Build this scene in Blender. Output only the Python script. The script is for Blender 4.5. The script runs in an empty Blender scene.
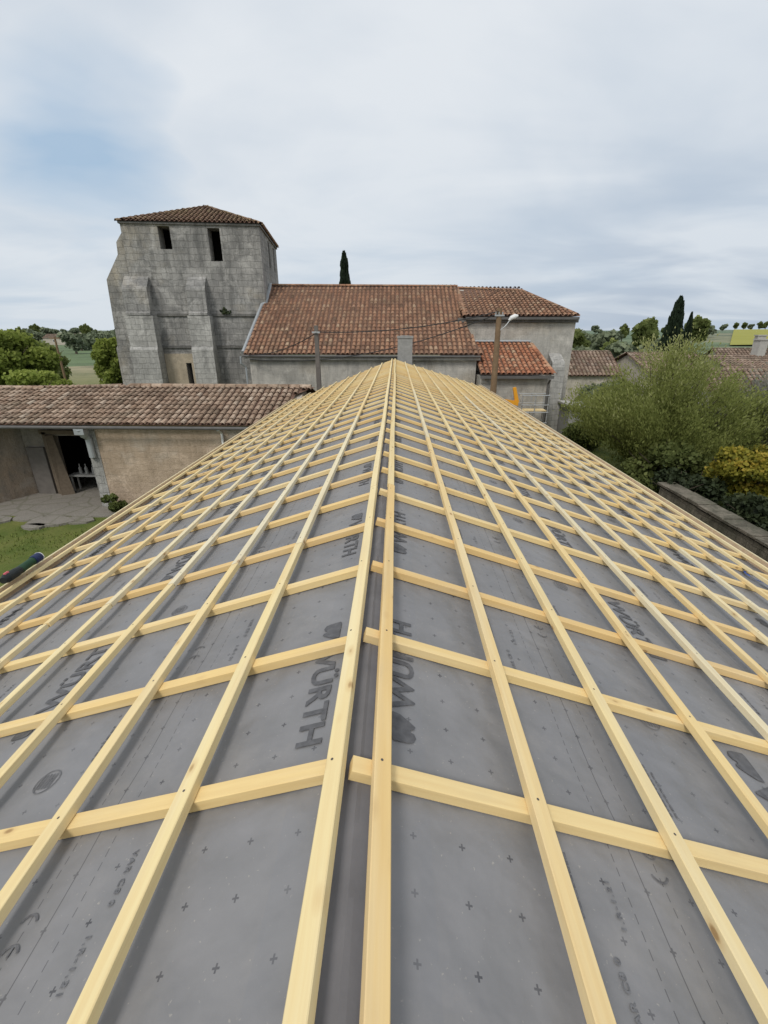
import bpy, math, random
from mathutils import Vector as V, Matrix, noise as mnoise
R = math.radians
random.seed(7)
sc = bpy.context.scene
COL = sc.collection
H = 5.5                                   # camera height above the courtyard

# ------------------------------------------------------------------ helpers
class MB:
    def __init__(s): s.v=[]; s.f=[]; s.t=[]
    def quad(s, a,b,c,d, t=.5):
        n=len(s.v); s.v+= [tuple(a),tuple(b),tuple(c),tuple(d)]; s.f.append((n,n+1,n+2,n+3)); s.t.append(t)
    def poly(s, pts, t=.5):
        n=len(s.v); s.v+=[tuple(p) for p in pts]; s.f.append(tuple(range(n,n+len(pts)))); s.t.append(t)
    def hexa(s, p, t=.5):                  # 8 points, bottom ring then top ring (ccw seen from above)
        n=len(s.v); s.v+=[tuple(q) for q in p]
        for f in ((3,2,1,0),(4,5,6,7),(0,1,5,4),(1,2,6,5),(2,3,7,6),(3,0,4,7)):
            s.f.append(tuple(n+i for i in f)); s.t.append(t)
    def box(s, x0,x1,y0,y1,z0,z1, t=.5):
        s.hexa([(x0,y0,z0),(x1,y0,z0),(x1,y1,z0),(x0,y1,z0),(x0,y0,z1),(x1,y0,z1),(x1,y1,z1),(x0,y1,z1)],t)
    def prism(s, prof, a, b, ax, t=.5):    # profile in the plane across axis ax, swept a..b
        def P(q,w):
            return {'x':(w,q[0],q[1]),'y':(q[0],w,q[1]),'z':(q[0],q[1],w)}[ax]
        n=len(s.v); m=len(prof); s.v+=[P(q,a) for q in prof]+[P(q,b) for q in prof]
        s.f.append(tuple(n+i for i in range(m))[::-1]); s.t.append(t)
        s.f.append(tuple(n+m+i for i in range(m))); s.t.append(t)
        for i in range(m):
            j=(i+1)%m; s.f.append((n+i,n+j,n+m+j,n+m+i)); s.t.append(t)
    def tube(s, pts, rad, k=8, t=.5, cap=True):
        rings=[]
        pts=[V(p) for p in pts]
        for i,p in enumerate(pts):
            d=(pts[min(i+1,len(pts)-1)]-pts[max(i-1,0)]).normalized()
            a=d.cross(V((0,0,1)) if abs(d.z)<.9 else V((1,0,0))).normalized(); b=d.cross(a)
            r=rad[i] if isinstance(rad,(list,tuple)) else rad
            n=len(s.v); s.v+=[tuple(p+a*math.cos(q*2*math.pi/k)*r+b*math.sin(q*2*math.pi/k)*r) for q in range(k)]; rings.append(n)
        for i in range(len(rings)-1):
            for q in range(k):
                s.f.append((rings[i]+q,rings[i]+(q+1)%k,rings[i+1]+(q+1)%k,rings[i+1]+q)); s.t.append(t)
        if cap:
            s.f.append(tuple(rings[0]+q for q in range(k))[::-1]); s.t.append(t)
            s.f.append(tuple(rings[-1]+q for q in range(k))); s.t.append(t)
    def build(s, name, mat, parent=None, smooth=False, fix=True):
        me=bpy.data.meshes.new(name); me.from_pydata(s.v,[],s.f); me.update()
        at=me.attributes.new('tint','FLOAT','FACE'); at.data.foreach_set('value',s.t)
        if fix:
            import bmesh
            bm=bmesh.new(); bm.from_mesh(me); bmesh.ops.recalc_face_normals(bm,faces=bm.faces); bm.to_mesh(me); bm.free()
        if smooth: me.polygons.foreach_set('use_smooth',[True]*len(me.polygons))
        me.materials.append(mat)
        o=bpy.data.objects.new(name,me); COL.objects.link(o)
        if parent: o.parent=parent
        return o
def tag(o,label=None,cat=None,group=None,kind=None):
    for k,v in (('label',label),('category',cat),('group',group),('kind',kind)):
        if v: o[k]=v
    return o
def empty(name,loc=(0,0,0),rz=0,**k):
    o=bpy.data.objects.new(name,None); COL.objects.link(o); o.location=loc; o.rotation_euler=(0,0,rz); o.empty_display_size=.2
    return tag(o,**k)
def copy_tree(o,parent=None):
    c=o.copy(); COL.objects.link(c); c.parent=parent
    for ch in o.children: copy_tree(ch,c)
    return c

# ------------------------------------------------------------------ materials
class NT:
    def __init__(s,name):
        s.m=bpy.data.materials.new(name); s.m.use_nodes=True; s.t=s.m.node_tree; s.n=s.t.nodes
        s.b=s.n['Principled BSDF']; s.b.inputs['Roughness'].default_value=.9; s.b.inputs['Specular IOR Level'].default_value=.25
    def a(s,typ,**k):
        n=s.n.new(typ)
        for p,v in k.items(): setattr(n,p,v)
        return n
    def l(s,a,b): s.t.links.new(a,b); return b
    def val(s,x,sock):
        if hasattr(x,'is_linked') or hasattr(x,'links'): s.t.links.new(x,sock)
        else: sock.default_value=x
    def math(s,op,a,b=0,c=None,clamp=False):
        n=s.a('ShaderNodeMath',operation=op,use_clamp=clamp); s.val(a,n.inputs[0]); s.val(b,n.inputs[1])
        if c is not None: s.val(c,n.inputs[2])
        return n.outputs[0]
    def noise(s,vec,scale,detail=4,rough=.55,dist=0):
        n=s.a('ShaderNodeTexNoise'); n.inputs['Scale'].default_value=scale; n.inputs['Detail'].default_value=detail
        n.inputs['Roughness'].default_value=rough; n.inputs['Distortion'].default_value=dist
        if vec is not None: s.l(vec,n.inputs['Vector'])
        return n.outputs['Fac']
    def scale(s,vec,sx,sy,sz):
        n=s.a('ShaderNodeMapping'); n.inputs['Scale'].default_value=(sx,sy,sz); s.l(vec,n.inputs['Vector']); return n.outputs[0]
    def ramp(s,f,*st):
        n=s.a('ShaderNodeValToRGB'); cr=n.color_ramp
        while len(cr.elements)<len(st): cr.elements.new(.5)
        for e,(p,c) in zip(cr.elements,st): e.position=p; e.color=(c,c,c,1) if isinstance(c,(int,float)) else (*c,1)
        s.l(f,n.inputs[0]); return n.outputs[0]
    def mix(s,f,a,b,mode='MIX'):
        n=s.a('ShaderNodeMix',data_type='RGBA',blend_type=mode)
        s.val(f,n.inputs[0])
        for x,i in ((a,6),(b,7)):
            if isinstance(x,tuple): n.inputs[i].default_value=(*x,1)
            else: s.l(x,n.inputs[i])
        return n.outputs[2]
    def bump(s,h,dist=.01,strength=1.,prev=None):
        n=s.a('ShaderNodeBump'); n.inputs['Distance'].default_value=dist; n.inputs['Strength'].default_value=strength
        s.l(h,n.inputs['Height'])
        if prev is not None: s.l(prev,n.inputs['Normal'])
        return n.outputs[0]
    def pos(s): return s.a('ShaderNodeNewGeometry').outputs['Position']
    def obj(s): return s.a('ShaderNodeTexCoord').outputs['Object']
    def tint(s): return s.a('ShaderNodeAttribute',attribute_name='tint').outputs['Fac']
    def wallvec(s):
        g=s.a('ShaderNodeNewGeometry'); c=s.a('ShaderNodeVectorMath',operation='CROSS_PRODUCT'); c.inputs[0].default_value=(0,0,1)
        s.l(g.outputs['True Normal'],c.inputs[1]); d=s.a('ShaderNodeVectorMath',operation='DOT_PRODUCT')
        s.l(c.outputs[0],d.inputs[0]); s.l(g.outputs['Position'],d.inputs[1])
        x=s.a('ShaderNodeSeparateXYZ'); s.l(g.outputs['Position'],x.inputs[0])
        y=s.a('ShaderNodeCombineXYZ'); s.l(d.outputs['Value'],y.inputs[0]); s.l(x.outputs['Z'],y.inputs[1]); return y.outputs[0]
    def done(s,col=None,nrm=None,rough=None):
        if col is not None:
            if isinstance(col,tuple): s.b.inputs['Base Color'].default_value=(*col,1)
            else: s.l(col,s.b.inputs['Base Color'])
        if nrm is not None: s.l(nrm,s.b.inputs['Normal'])
        if rough is not None: s.val(rough,s.b.inputs['Roughness'])
        return s.m

def plain(name,col,rough=.8,var=.25,sc_=6,metal=0):
    n=NT(name); v=n.pos(); f=n.noise(v,sc_,5); n.b.inputs['Metallic'].default_value=metal
    c=n.mix(f,tuple(x*(1-var) for x in col),tuple(min(1,x*(1+var)) for x in col))
    return n.done(c,n.bump(f,.004),rough)

def wood(name,c0,c1,c2,grey=0.0):
    n=NT(name); v=n.obj(); oi=n.a('ShaderNodeObjectInfo').outputs['Random']
    off=n.a('ShaderNodeVectorMath',operation='ADD'); n.l(v,off.inputs[0])
    k=n.a('ShaderNodeCombineXYZ'); n.l(n.math('MULTIPLY',oi,57.3),k.inputs[0]); n.l(n.math('MULTIPLY',oi,13.7),k.inputs[1]); n.l(k.outputs[0],off.inputs[1])
    v=off.outputs[0]
    base=n.ramp(oi,(0,c0),(.45,c1),(1,c2))
    g=n.noise(n.scale(v,1.2,38,38),1.6,5,.6,.4)
    g2=n.noise(n.scale(v,.7,9,9),1.5,3)
    col=n.mix(n.ramp(g,(.35,0),(.7,1)),base,n.mix(.75,base,(.62,.40,.17),'MIX'))
    col=n.mix(.45,base,col)
    col=n.mix(n.ramp(g2,(.45,0),(.75,.35)),col,(.80,.72,.52))
    vo=n.a('ShaderNodeTexVoronoi'); vo.inputs['Scale'].default_value=1; n.l(n.scale(v,6.5,14,14),vo.inputs['Vector'])
    d=vo.outputs['Distance']
    sel=n.a('ShaderNodeSeparateColor'); n.l(vo.outputs['Color'],sel.inputs[0]); on=n.math('GREATER_THAN',sel.outputs[0],.55)
    kn=n.math('MULTIPLY',n.ramp(d,(.08,1),(.14,0)),on)
    kr=n.math('MULTIPLY',n.ramp(d,(.10,0.55),(.27,0)),on)
    col=n.mix(kr,col,(.60,.40,.18)); col=n.mix(n.math('MULTIPLY',kn,.75),col,(.30,.17,.07))
    wr=n.noise(n.scale(v,.9,3,3),2.1,4); col=n.mix(n.ramp(wr,(.5,0),(.75,.30)),col,(.46,.38,.27))
    col=n.mix(n.math('LESS_THAN',n.tint(),.1),col,(.10,.09,.08))
    return n.done(col,n.bump(g,.0012,.7),.75)
M={}
M['wood_cream']=wood('pale_spruce',(.80,.68,.42),(.81,.67,.36),(.79,.60,.30))
M['wood_yellow']=wood('yellow_spruce',(.80,.62,.31),(.81,.60,.27),(.74,.51,.22))
M['wood_white']=wood('bleached_spruce',(.76,.70,.52),(.74,.68,.48),(.75,.66,.44))
M['wood_board']=wood('eaves_board_wood',(.50,.38,.27),(.47,.35,.24),(.44,.33,.24))

def membrane():
    n=NT('underlay_membrane'); v=n.obj(); x=n.a('ShaderNodeSeparateXYZ'); n.l(v,x.inputs[0]); X,Y=x.outputs[0],x.outputs[1]
    big=n.noise(v,1.1,5); mid=n.noise(v,7,5); fine=n.noise(v,60,4)
    col=n.mix(n.ramp(big,(.3,0),(.7,1)),(.175,.174,.178),(.232,.228,.228))
    col=n.mix(n.ramp(mid,(.35,0),(.75,.5)),col,(.265,.258,.264))
    dust=n.noise(v,2.7,8,.7); col=n.mix(n.ramp(dust,(.52,0),(.74,.45)),col,(.31,.29,.27)); sp_=n.noise(v,95,2,.5); col=n.mix(n.ramp(sp_,(.70,0),(.76,.5)),col,(.42,.39,.34))
    # printed crosses on a .13 x .121 m grid
    cx=n.math('MULTIPLY',n.math('SUBTRACT',n.math('FRACT',n.math('DIVIDE',n.math('ADD',X,.042),.13)),.5),.13)
    cy=n.math('MULTIPLY',n.math('SUBTRACT',n.math('FRACT',n.math('DIVIDE',n.math('ADD',Y,-.4225),.121)),.5),.121)
    ax=n.math('ABSOLUTE',cx); ay=n.math('ABSOLUTE',cy)
    b1=n.math('MULTIPLY',n.math('LESS_THAN',ax,.0022),n.math('LESS_THAN',ay,.0085))
    b2=n.math('MULTIPLY',n.math('LESS_THAN',ay,.0022),n.math('LESS_THAN',ax,.0085))
    cr=n.math('MAXIMUM',b1,b2)
    cr=n.math('MULTIPLY',cr,n.ramp(mid,(.3,.9),(.62,.45)))
    # seam lines every 1.4 m down the slope
    def line(at,w,dash):
        q=n.math('MULTIPLY',n.math('SUBTRACT',n.math('FRACT',n.math('ADD',n.math('DIVIDE',n.math('SUBTRACT',X,at),1.4),.5)),.5),1.4)
        m=n.math('LESS_THAN',n.math('ABSOLUTE',q),w)
        if dash: m=n.math('MULTIPLY',m,n.math('LESS_THAN',n.math('FRACT',n.math('DIVIDE',Y,.034)),.62))
        return m
    ln=n.math('MAXIMUM',line(.735,.0014,1),n.math('MAXIMUM',line(.80,.0016,0),line(.865,.0014,1)))
    mk=n.math('MAXIMUM',cr,n.math('MULTIPLY',ln,.6))
    col=n.mix(mk,col,(.035,.035,.042))
    # lap of the next strip: a slightly different tone below the seam
    lap=n.math('LESS_THAN',n.math('FRACT',n.math('DIVIDE',n.math('SUBTRACT',X,.90),1.4)),.5)
    col=n.mix(n.math('MULTIPLY',lap,.25),col,(.20,.205,.22))
    wr=n.noise(v,3.2,2,.45,.3); wr2=n.noise(v,13,2,.4)
    vc=n.a('ShaderNodeTexVoronoi',feature='SMOOTH_F1'); vc.inputs['Scale'].default_value=1; n.l(n.scale(v,5.5,3.1,1),vc.inputs['Vector'])
    b=n.bump(wr,.07,.6); b=n.bump(wr2,.018,.55,b); b=n.bump(vc.outputs['Distance'],.012,.35,b); b=n.bump(fine,.0012,.3,b)
    n.b.inputs['Specular IOR Level'].default_value=.45
    return n.done(col,b,n.ramp(big,(.3,.5),(.7,.66)))
M['membrane']=membrane()
M['ridge_membrane']=plain('ridge_membrane_mat',(.175,.17,.177),.55,.25,9)
n=NT('print_ink'); n.b.inputs['Alpha'].default_value=1; f=n.noise(n.obj(),30,5); M['ink']=n.done(n.mix(n.ramp(f,(.35,0),(.75,1)),(.085,.085,.09),(.15,.15,.156)),None,.7)
n=NT('print_ink_faint'); f=n.noise(n.obj(),60,5); M['ink2']=n.done(n.mix(n.ramp(f,(.35,0),(.7,1)),(.105,.105,.112),(.19,.19,.197)),None,.7)

def stone(name,c0,c1,dark=(.06,.06,.058),bh=.32,bw=.55,mort=.5,stain=.8,tan=None,tanp=(.55,.7),blot=.45):
    n=NT(name); w=n.wallvec(); p=n.pos()
    wd=n.a('ShaderNodeVectorMath',operation='ADD'); n.l(w,wd.inputs[0])
    nz=n.a('ShaderNodeTexNoise'); nz.inputs['Scale'].default_value=2.5; n.l(p,nz.inputs['Vector'])
    sm=n.a('ShaderNodeVectorMath',operation='SCALE'); sm.inputs['Scale'].default_value=.17; n.l(nz.outputs['Color'],sm.inputs[0]); n.l(sm.outputs[0],wd.inputs[1])
    br=n.a('ShaderNodeTexBrick'); br.offset=.5; br.inputs['Scale'].default_value=1; br.inputs['Brick Width'].default_value=bw; br.inputs['Row Height'].default_value=bh
    br.inputs['Mortar Size'].default_value=.012; br.inputs['Mortar Smooth'].default_value=.5; br.inputs['Bias'].default_value=0
    br.inputs['Color1'].default_value=(0,0,0,1); br.inputs['Color2'].default_value=(1,1,1,1); br.inputs['Mortar'].default_value=(.5,.5,.5,1)
    n.l(wd.outputs[0],br.inputs['Vector'])
    big=n.noise(p,.55,6,.6,.6); med=n.noise(p,2.3,8,.68); fin=n.noise(p,14,6,.7)
    st=n.noise(n.scale(p,2.2,2.2,.28),1.1,7,.68,.5)
    col=n.mix(br.outputs['Color'],c0,c1)
    col=n.mix(.55,col,n.mix(med,c0,c1))
    if tan: col=n.mix(n.ramp(n.noise(p,.42,5,.6,.4),(tanp[0],0),(tanp[1],.85)),col,tan)
    col=n.mix(n.math('MULTIPLY',n.ramp(st,(.42,0),(.68,1)),stain*.72),col,dark)
    col=n.mix(n.math('MULTIPLY',n.ramp(big,(.45,0),(.7,1)),stain*.6),col,tuple(x*1.6 for x in dark))
    bl=n.noise(p,.95,9,.74,.8); col=n.mix(n.ramp(bl,(.50,0),(.66,blot)),col,tuple(min(1,x*1.35) for x in c1)); bl2=n.noise(n.scale(p,1,1,.6),1.6,9,.76,.5); col=n.mix(n.ramp(bl2,(.52,0),(.64,blot*.8)),col,tuple(x*1.9 for x in dark))
    col=n.mix(n.ramp(fin,(.5,0),(.8,.45)),col,tuple(x*.35 for x in c0))
    col=n.mix(n.math('MULTIPLY',br.outputs['Fac'],mort),col,tuple(x*.45 for x in c0))
    h=n.math('SUBTRACT',n.math('ADD',n.math('MULTIPLY',med,.8),n.math('MULTIPLY',fin,.5)),n.math('MULTIPLY',br.outputs['Fac'],mort*.8))
    return n.done(col,n.bump(h,.05,.8),.95)
M['tower_stone']=stone('weathered_tower_limestone',(.275,.268,.255),(.40,.385,.36),tan=(.42,.37,.29),tanp=(.54,.72),stain=.75,mort=.5,blot=.7)
M['tower_pale']=stone('pale_dressed_limestone',(.38,.37,.345),(.50,.485,.45),stain=.6,bh=.30,bw=.5,mort=.5,blot=.5)
M['tower_tan']=stone('tan_lime_render',(.44,.36,.26),(.50,.43,.32),stain=.35,mort=.1)
M['church_stone']=stone('nave_limestone',(.42,.40,.36),(.54,.51,.455),stain=.42,mort=.12,tan=(.46,.40,.31),tanp=(.5,.75))
M['dark_stone']=stone('dark_grey_stone',(.16,.155,.145),(.24,.23,.21),stain=.8)  # darker stone tone for cornices and string courses
M['shed_plaster']=stone('old_tan_plaster',(.42,.32,.225),(.52,.41,.31),dark=(.20,.15,.105),stain=.6,mort=.12,bh=.2,bw=.38,tan=(.50,.46,.40),tanp=(.46,.62),blot=.7)
M['shed_grey']=stone('dull_grey_plaster',(.26,.235,.20),(.36,.325,.28),stain=.55,mort=.08,tan=(.38,.28,.19),tanp=(.45,.65))  # greyer, darker plaster on porch, outer and back walls
M['rubble']=stone('mossy_rubble',(.13,.115,.09),(.24,.21,.165),dark=(.035,.038,.024),bh=.17,bw=.33,mort=.45,stain=.95,blot=.8)
M['own_wall']=stone('house_rubble',(.36,.32,.26),(.48,.43,.36),bh=.2,bw=.35)
M['house_wall']=stone('village_plaster',(.46,.42,.35),(.55,.50,.42),stain=.3,mort=.1)
M['concrete']=plain('grey_concrete',(.30,.295,.28),.9,.3,7)
M['old_concrete']=plain('darkened_concrete',(.15,.135,.12),.9,.35,5)
M['pale_concrete']=plain('pale_render',(.42,.405,.37),.9,.25,5)
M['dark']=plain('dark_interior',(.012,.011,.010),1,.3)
M['zinc']=plain('zinc_sheet',(.38,.40,.41),.5,.2,3,.3)
M['gutter']=plain('dull_gutter',(.12,.115,.11),.7,.3,4)
M['old_wood']=plain('weathered_timber',(.16,.125,.09),.85,.4,12)
M['pole_wood']=plain('tarred_pole_wood',(.20,.135,.08),.85,.4,6)
M['bark']=plain('tree_bark',(.10,.08,.06),.95,.4,9)
M['wire']=plain('black_cable',(.03,.03,.03),.6)
M['white']=plain('white_enamel',(.78,.78,.77),.4,.06)
M['orange']=plain('orange_machine_paint',(.80,.36,.03),.5,.15)
M['steel']=plain('galvanised_steel',(.45,.46,.46),.45,.2,5,.5)
M['black_plastic']=plain('black_plastic',(.018,.022,.022),.5,.3)
M['green_plastic']=plain('dark_green_plastic',(.02,.06,.028),.5,.3)
M['navy_plastic']=plain('navy_plastic',(.015,.025,.08),.45,.3)
M['blue_plastic']=plain('blue_plastic_strip',(.03,.10,.42),.4,.3)
M['pink']=plain('pink_red_plastic',(.75,.16,.20),.5)

def tiles(name,cols,moss=(.13,.12,.06),mossf=.5):
    n=NT(name); p=n.pos(); t=n.tint()
    col=n.ramp(t,*[(i/(len(cols)-1),c) for i,c in enumerate(cols)])
    a=n.noise(p,1.0,6,.65,.4); b=n.noise(p,9,6,.7)
    col=n.mix(n.ramp(b,(.45,0),(.75,.6)),col,tuple(x*.6 for x in cols[0]))
    col=n.mix(n.math('MULTIPLY',n.ramp(a,(.46,0),(.72,1)),mossf),col,moss)
    pt=n.noise(p,.7,7,.72,.9); col=n.mix(n.ramp(pt,(.40,.55),(.50,0)),col,tuple(x*.75 for x in cols[0])); col=n.mix(n.ramp(n.noise(p,1.9,6,.7,.5),(.54,0),(.68,.5)),col,tuple(x*1.12 for x in cols[-1]))
    col=n.mix(n.ramp(n.noise(p,23,4,.7),(.60,0),(.72,.5)),col,(.45,.40,.33))
    return n.done(col,n.bump(b,.02,.8),.92)
M['tiles_red']=tiles('red_canal_tiles',[(.17,.10,.065),(.30,.155,.095),(.39,.21,.125),(.46,.32,.21)],moss=(.19,.145,.095),mossf=.6)
M['tiles_new']=tiles('fresh_red_canal_tiles',[(.22,.09,.05),(.40,.16,.085),(.50,.22,.12),(.50,.34,.22)],mossf=.15)
M['tiles_brown']=tiles('old_brown_canal_tiles',[(.17,.115,.08),(.31,.21,.145),(.42,.30,.215),(.54,.44,.34)],moss=(.22,.185,.13),mossf=.6)
M['tiles_far']=tiles('weathered_village_tiles',[(.13,.095,.075),(.24,.165,.125),(.33,.235,.175),(.42,.34,.27)],moss=(.13,.125,.07),mossf=.75)
M['tiles_lichen']=tiles('lichened_tower_tiles',[(.13,.08,.055),(.22,.13,.085),(.26,.17,.11),(.32,.24,.14)],moss=(.22,.17,.06),mossf=.7)
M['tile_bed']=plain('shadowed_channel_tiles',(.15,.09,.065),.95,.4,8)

def leafmat(name,c0,c1,c2=None,tr=.5):
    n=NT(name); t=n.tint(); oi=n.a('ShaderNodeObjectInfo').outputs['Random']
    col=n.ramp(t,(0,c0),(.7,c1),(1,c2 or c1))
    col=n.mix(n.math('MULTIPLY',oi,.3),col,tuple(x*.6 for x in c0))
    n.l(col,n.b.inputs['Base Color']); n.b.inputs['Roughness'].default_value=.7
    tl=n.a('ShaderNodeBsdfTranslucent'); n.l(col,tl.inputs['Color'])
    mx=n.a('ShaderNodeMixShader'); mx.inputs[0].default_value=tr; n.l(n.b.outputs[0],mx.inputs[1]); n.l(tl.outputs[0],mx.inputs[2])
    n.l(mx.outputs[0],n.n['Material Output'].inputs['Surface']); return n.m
M['leaf_bright']=leafmat('bright_green_leaves',(.13,.17,.035),(.32,.39,.08),(.50,.55,.15))
M['leaf_mid']=leafmat('mid_green_leaves',(.09,.115,.035),(.22,.26,.085),(.34,.37,.13))
M['leaf_feather']=leafmat('feathery_olive_leaves',(.14,.17,.04),(.36,.39,.12),(.55,.55,.26))
M['leaf_grey']=leafmat('grey_green_leaves',(.15,.15,.12),(.27,.265,.22),(.38,.365,.30))
M['leaf_dark']=leafmat('dark_conifer_leaves',(.012,.022,.012),(.03,.05,.025),(.05,.075,.035),.15)
M['leaf_hedge']=leafmat('dark_hedge_leaves',(.016,.024,.012),(.04,.055,.022),(.07,.085,.035),.2)
M['leaf_yellow']=leafmat('yellow_green_leaves',(.10,.12,.02),(.38,.34,.05),(.66,.48,.09))
M['leaf_far']=leafmat('distant_tree_leaves',(.12,.145,.095),(.20,.235,.14),(.26,.29,.17),.2)  # lightened grey-green, distance haze mixed into the leaf colour

def ground():
    n=NT('ground_mat'); p=n.pos(); x=n.a('ShaderNodeSeparateXYZ'); n.l(p,x.inputs[0])
    a=n.noise(p,.9,7,.65); b=n.noise(p,14,6,.7)
    near=n.mix(n.ramp(a,(.4,0),(.65,1)),(.085,.12,.022),(.16,.17,.045)); near=n.mix(n.ramp(b,(.5,0),(.75,.6)),near,(.13,.12,.06))
    vo=n.a('ShaderNodeTexVoronoi'); vo.inputs['Scale'].default_value=1; n.l(n.scale(p,.007,.0045,0),vo.inputs['Vector'])
    sp=n.a('ShaderNodeSeparateColor'); n.l(vo.outputs['Color'],sp.inputs[0])
    far=n.ramp(sp.outputs[0],(0,(.10,.15,.07)),(.3,(.13,.18,.085)),(.55,(.17,.20,.11)),(.8,(.36,.30,.19)),(1,(.14,.17,.09)))
    far=n.mix(n.ramp(n.noise(p,.03,6,.7),(.45,0),(.6,.8)),far,(.06,.085,.045))
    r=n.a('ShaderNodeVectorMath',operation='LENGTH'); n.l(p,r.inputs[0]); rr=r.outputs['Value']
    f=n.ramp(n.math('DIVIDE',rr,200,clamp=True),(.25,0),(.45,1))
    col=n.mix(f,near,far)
    col=n.mix(n.ramp(n.math('DIVIDE',rr,2500,clamp=True),(.05,0),(1,.75)),col,(.23,.30,.33))  # ground fades to blue-grey with distance: haze put into the colour
    return n.done(col,n.bump(b,.05,.6),.95)
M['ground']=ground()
n=NT('rapeseed'); p=n.pos(); M['rape']=n.done(n.mix(n.noise(n.scale(p,.08,.02,1),1,6,.7),(.23,.23,.045),(.36,.34,.07)),None,.95)
n=NT('paving'); p=n.pos(); vo=n.a('ShaderNodeTexVoronoi',feature='DISTANCE_TO_EDGE'); vo.inputs['Scale'].default_value=1.3; n.l(p,vo.inputs['Vector'])
f=n.noise(p,5,6,.7); M['paving']=n.done(n.mix(n.ramp(vo.outputs['Distance'],(.0,.3),(.06,1)),(.15,.145,.10),n.mix(f,(.19,.175,.15),(.29,.265,.23))),n.bump(f,.03),.95)
n=NT('lane_earth'); p=n.pos(); f=n.noise(p,3,7,.7); M['lane']=n.done(n.mix(n.ramp(f,(.35,0),(.65,1)),(.12,.10,.07),(.25,.21,.16)),n.bump(f,.04),.95)
n=NT('rough_plants'); p=n.pos(); f=n.noise(p,6,6,.7); M['blade']=n.done(n.mix(f,(.09,.13,.02),(.22,.25,.06)),None,.8)

# ------------------------------------------------------------------ ground, fields
def hgt(x,y):
    r=math.hypot(x,y)
    k=min(1,max(0,(r-170)/900)); k=k*k*(3-2*k)
    if x>0 and y>0 and x>.62*y: k=k**.6*1.12
    base=k*(8.4+2.2*mnoise.noise(V((x*.0016,y*.0016,3)))+1.5*mnoise.noise(V((x*.005,y*.005,8))))
    if r>1300: base-= (r-1300)*.002
    return base
g=MB(); rings=[0,6,15,30,60,90,120,160,200,250,300,360,430,500,580,660,750,850,950,1050,1150,1300,1600,2200,3200]
K=96; idx=[]
for r in rings:
    row=[]
    for k in range(K):
        a=2*math.pi*k/K; x,y=r*math.cos(a),r*math.sin(a); g.v.append((x,y,hgt(x,y))); row.append(len(g.v)-1)
    idx.append(row)
for i in range(len(rings)-1):
    for k in range(K):
        g.f.append((idx[i][k],idx[i][(k+1)%K],idx[i+1][(k+1)%K],idx[i+1][k])); g.t.append(.5)
tag(g.build('ground',M['ground'],fix=False,smooth=True),kind='structure')
g=MB()
nx,ny=14,22
for i in range(nx):
    for j in range(ny):
        def q(i,j):
            y=180+j*(900)/ny; x=y*.69+i*26; return (x,y,hgt(x,y)+.5)
        g.quad(q(i,j),q(i+1,j),q(i+1,j+1),q(i,j+1))
tag(g.build('rapeseed_field',M['rape'],fix=False),kind='structure')
g=MB(); g.prism([(-16,12.7),(-13,12.95),(-9.5,12.9),(-3.3,13.1),(-3.3,13.77),(-9.86,13.77),(-9.86,17.15),(-12.55,17.15),(-12.55,15.05),(-16,15.05)],-.1,.035,'z'); tag(g.build('paving',M['paving']),kind='structure')
g=MB()
for i,(x,y,a,b) in enumerate([(-12.6,12.5,.6,.35),(-11.6,12.7,.5,.22),(-10.7,12.45,.7,.4),(-9.9,12.6,.5,.3),(-13.2,12.1,.5,.4),(-10.9,12.05,.35,.2)]):
    pts=[(x+a*math.cos(t)*(1+.15*math.sin(3*t+i)),y+b*math.sin(t)) for t in [k*math.pi/4 for k in range(8)]]
    g=MB(); g.prism(pts,-.05,.055+.01*(i%3),'z')
    tag(g.build('paving_slab',M['paving']),['broad flat stone at the far left edge of the paved strip','small flat stone edging the lawn before the grey wall','largest loose flat stone below the open doorway','loose flat stone lying nearest the tan wall corner','flat stone sunk in grass farthest left in the courtyard','little flat stone sitting out in the grass'][i],'paving slab','loose flat stones between lawn and shed')
g=MB(); g.box(4.6,7.9,-8,21.5,-.1,.03); tag(g.build('lane',M['lane']),kind='structure')
# courtyard grass blades
g=MB()
for i in range(9000):
    x=random.uniform(-13.5,-3.6); y=random.uniform(5,12.7)
    if mnoise.noise(V((x*.8,y*.8,0)))<-.25: continue
    a=random.uniform(0,6.28); h=random.uniform(.03,.10); w=.014
    dx,dy=math.cos(a)*w,math.sin(a)*w
    g.poly([(x-dx,y-dy,0),(x+dx,y+dy,0),(x+random.uniform(-.04,.04),y+random.uniform(-.04,.04),h)],random.random())
tag(g.build('grass',M['blade'],fix=False),'short green grass growing in the courtyard below the roof','grass',kind='stuff')

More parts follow.
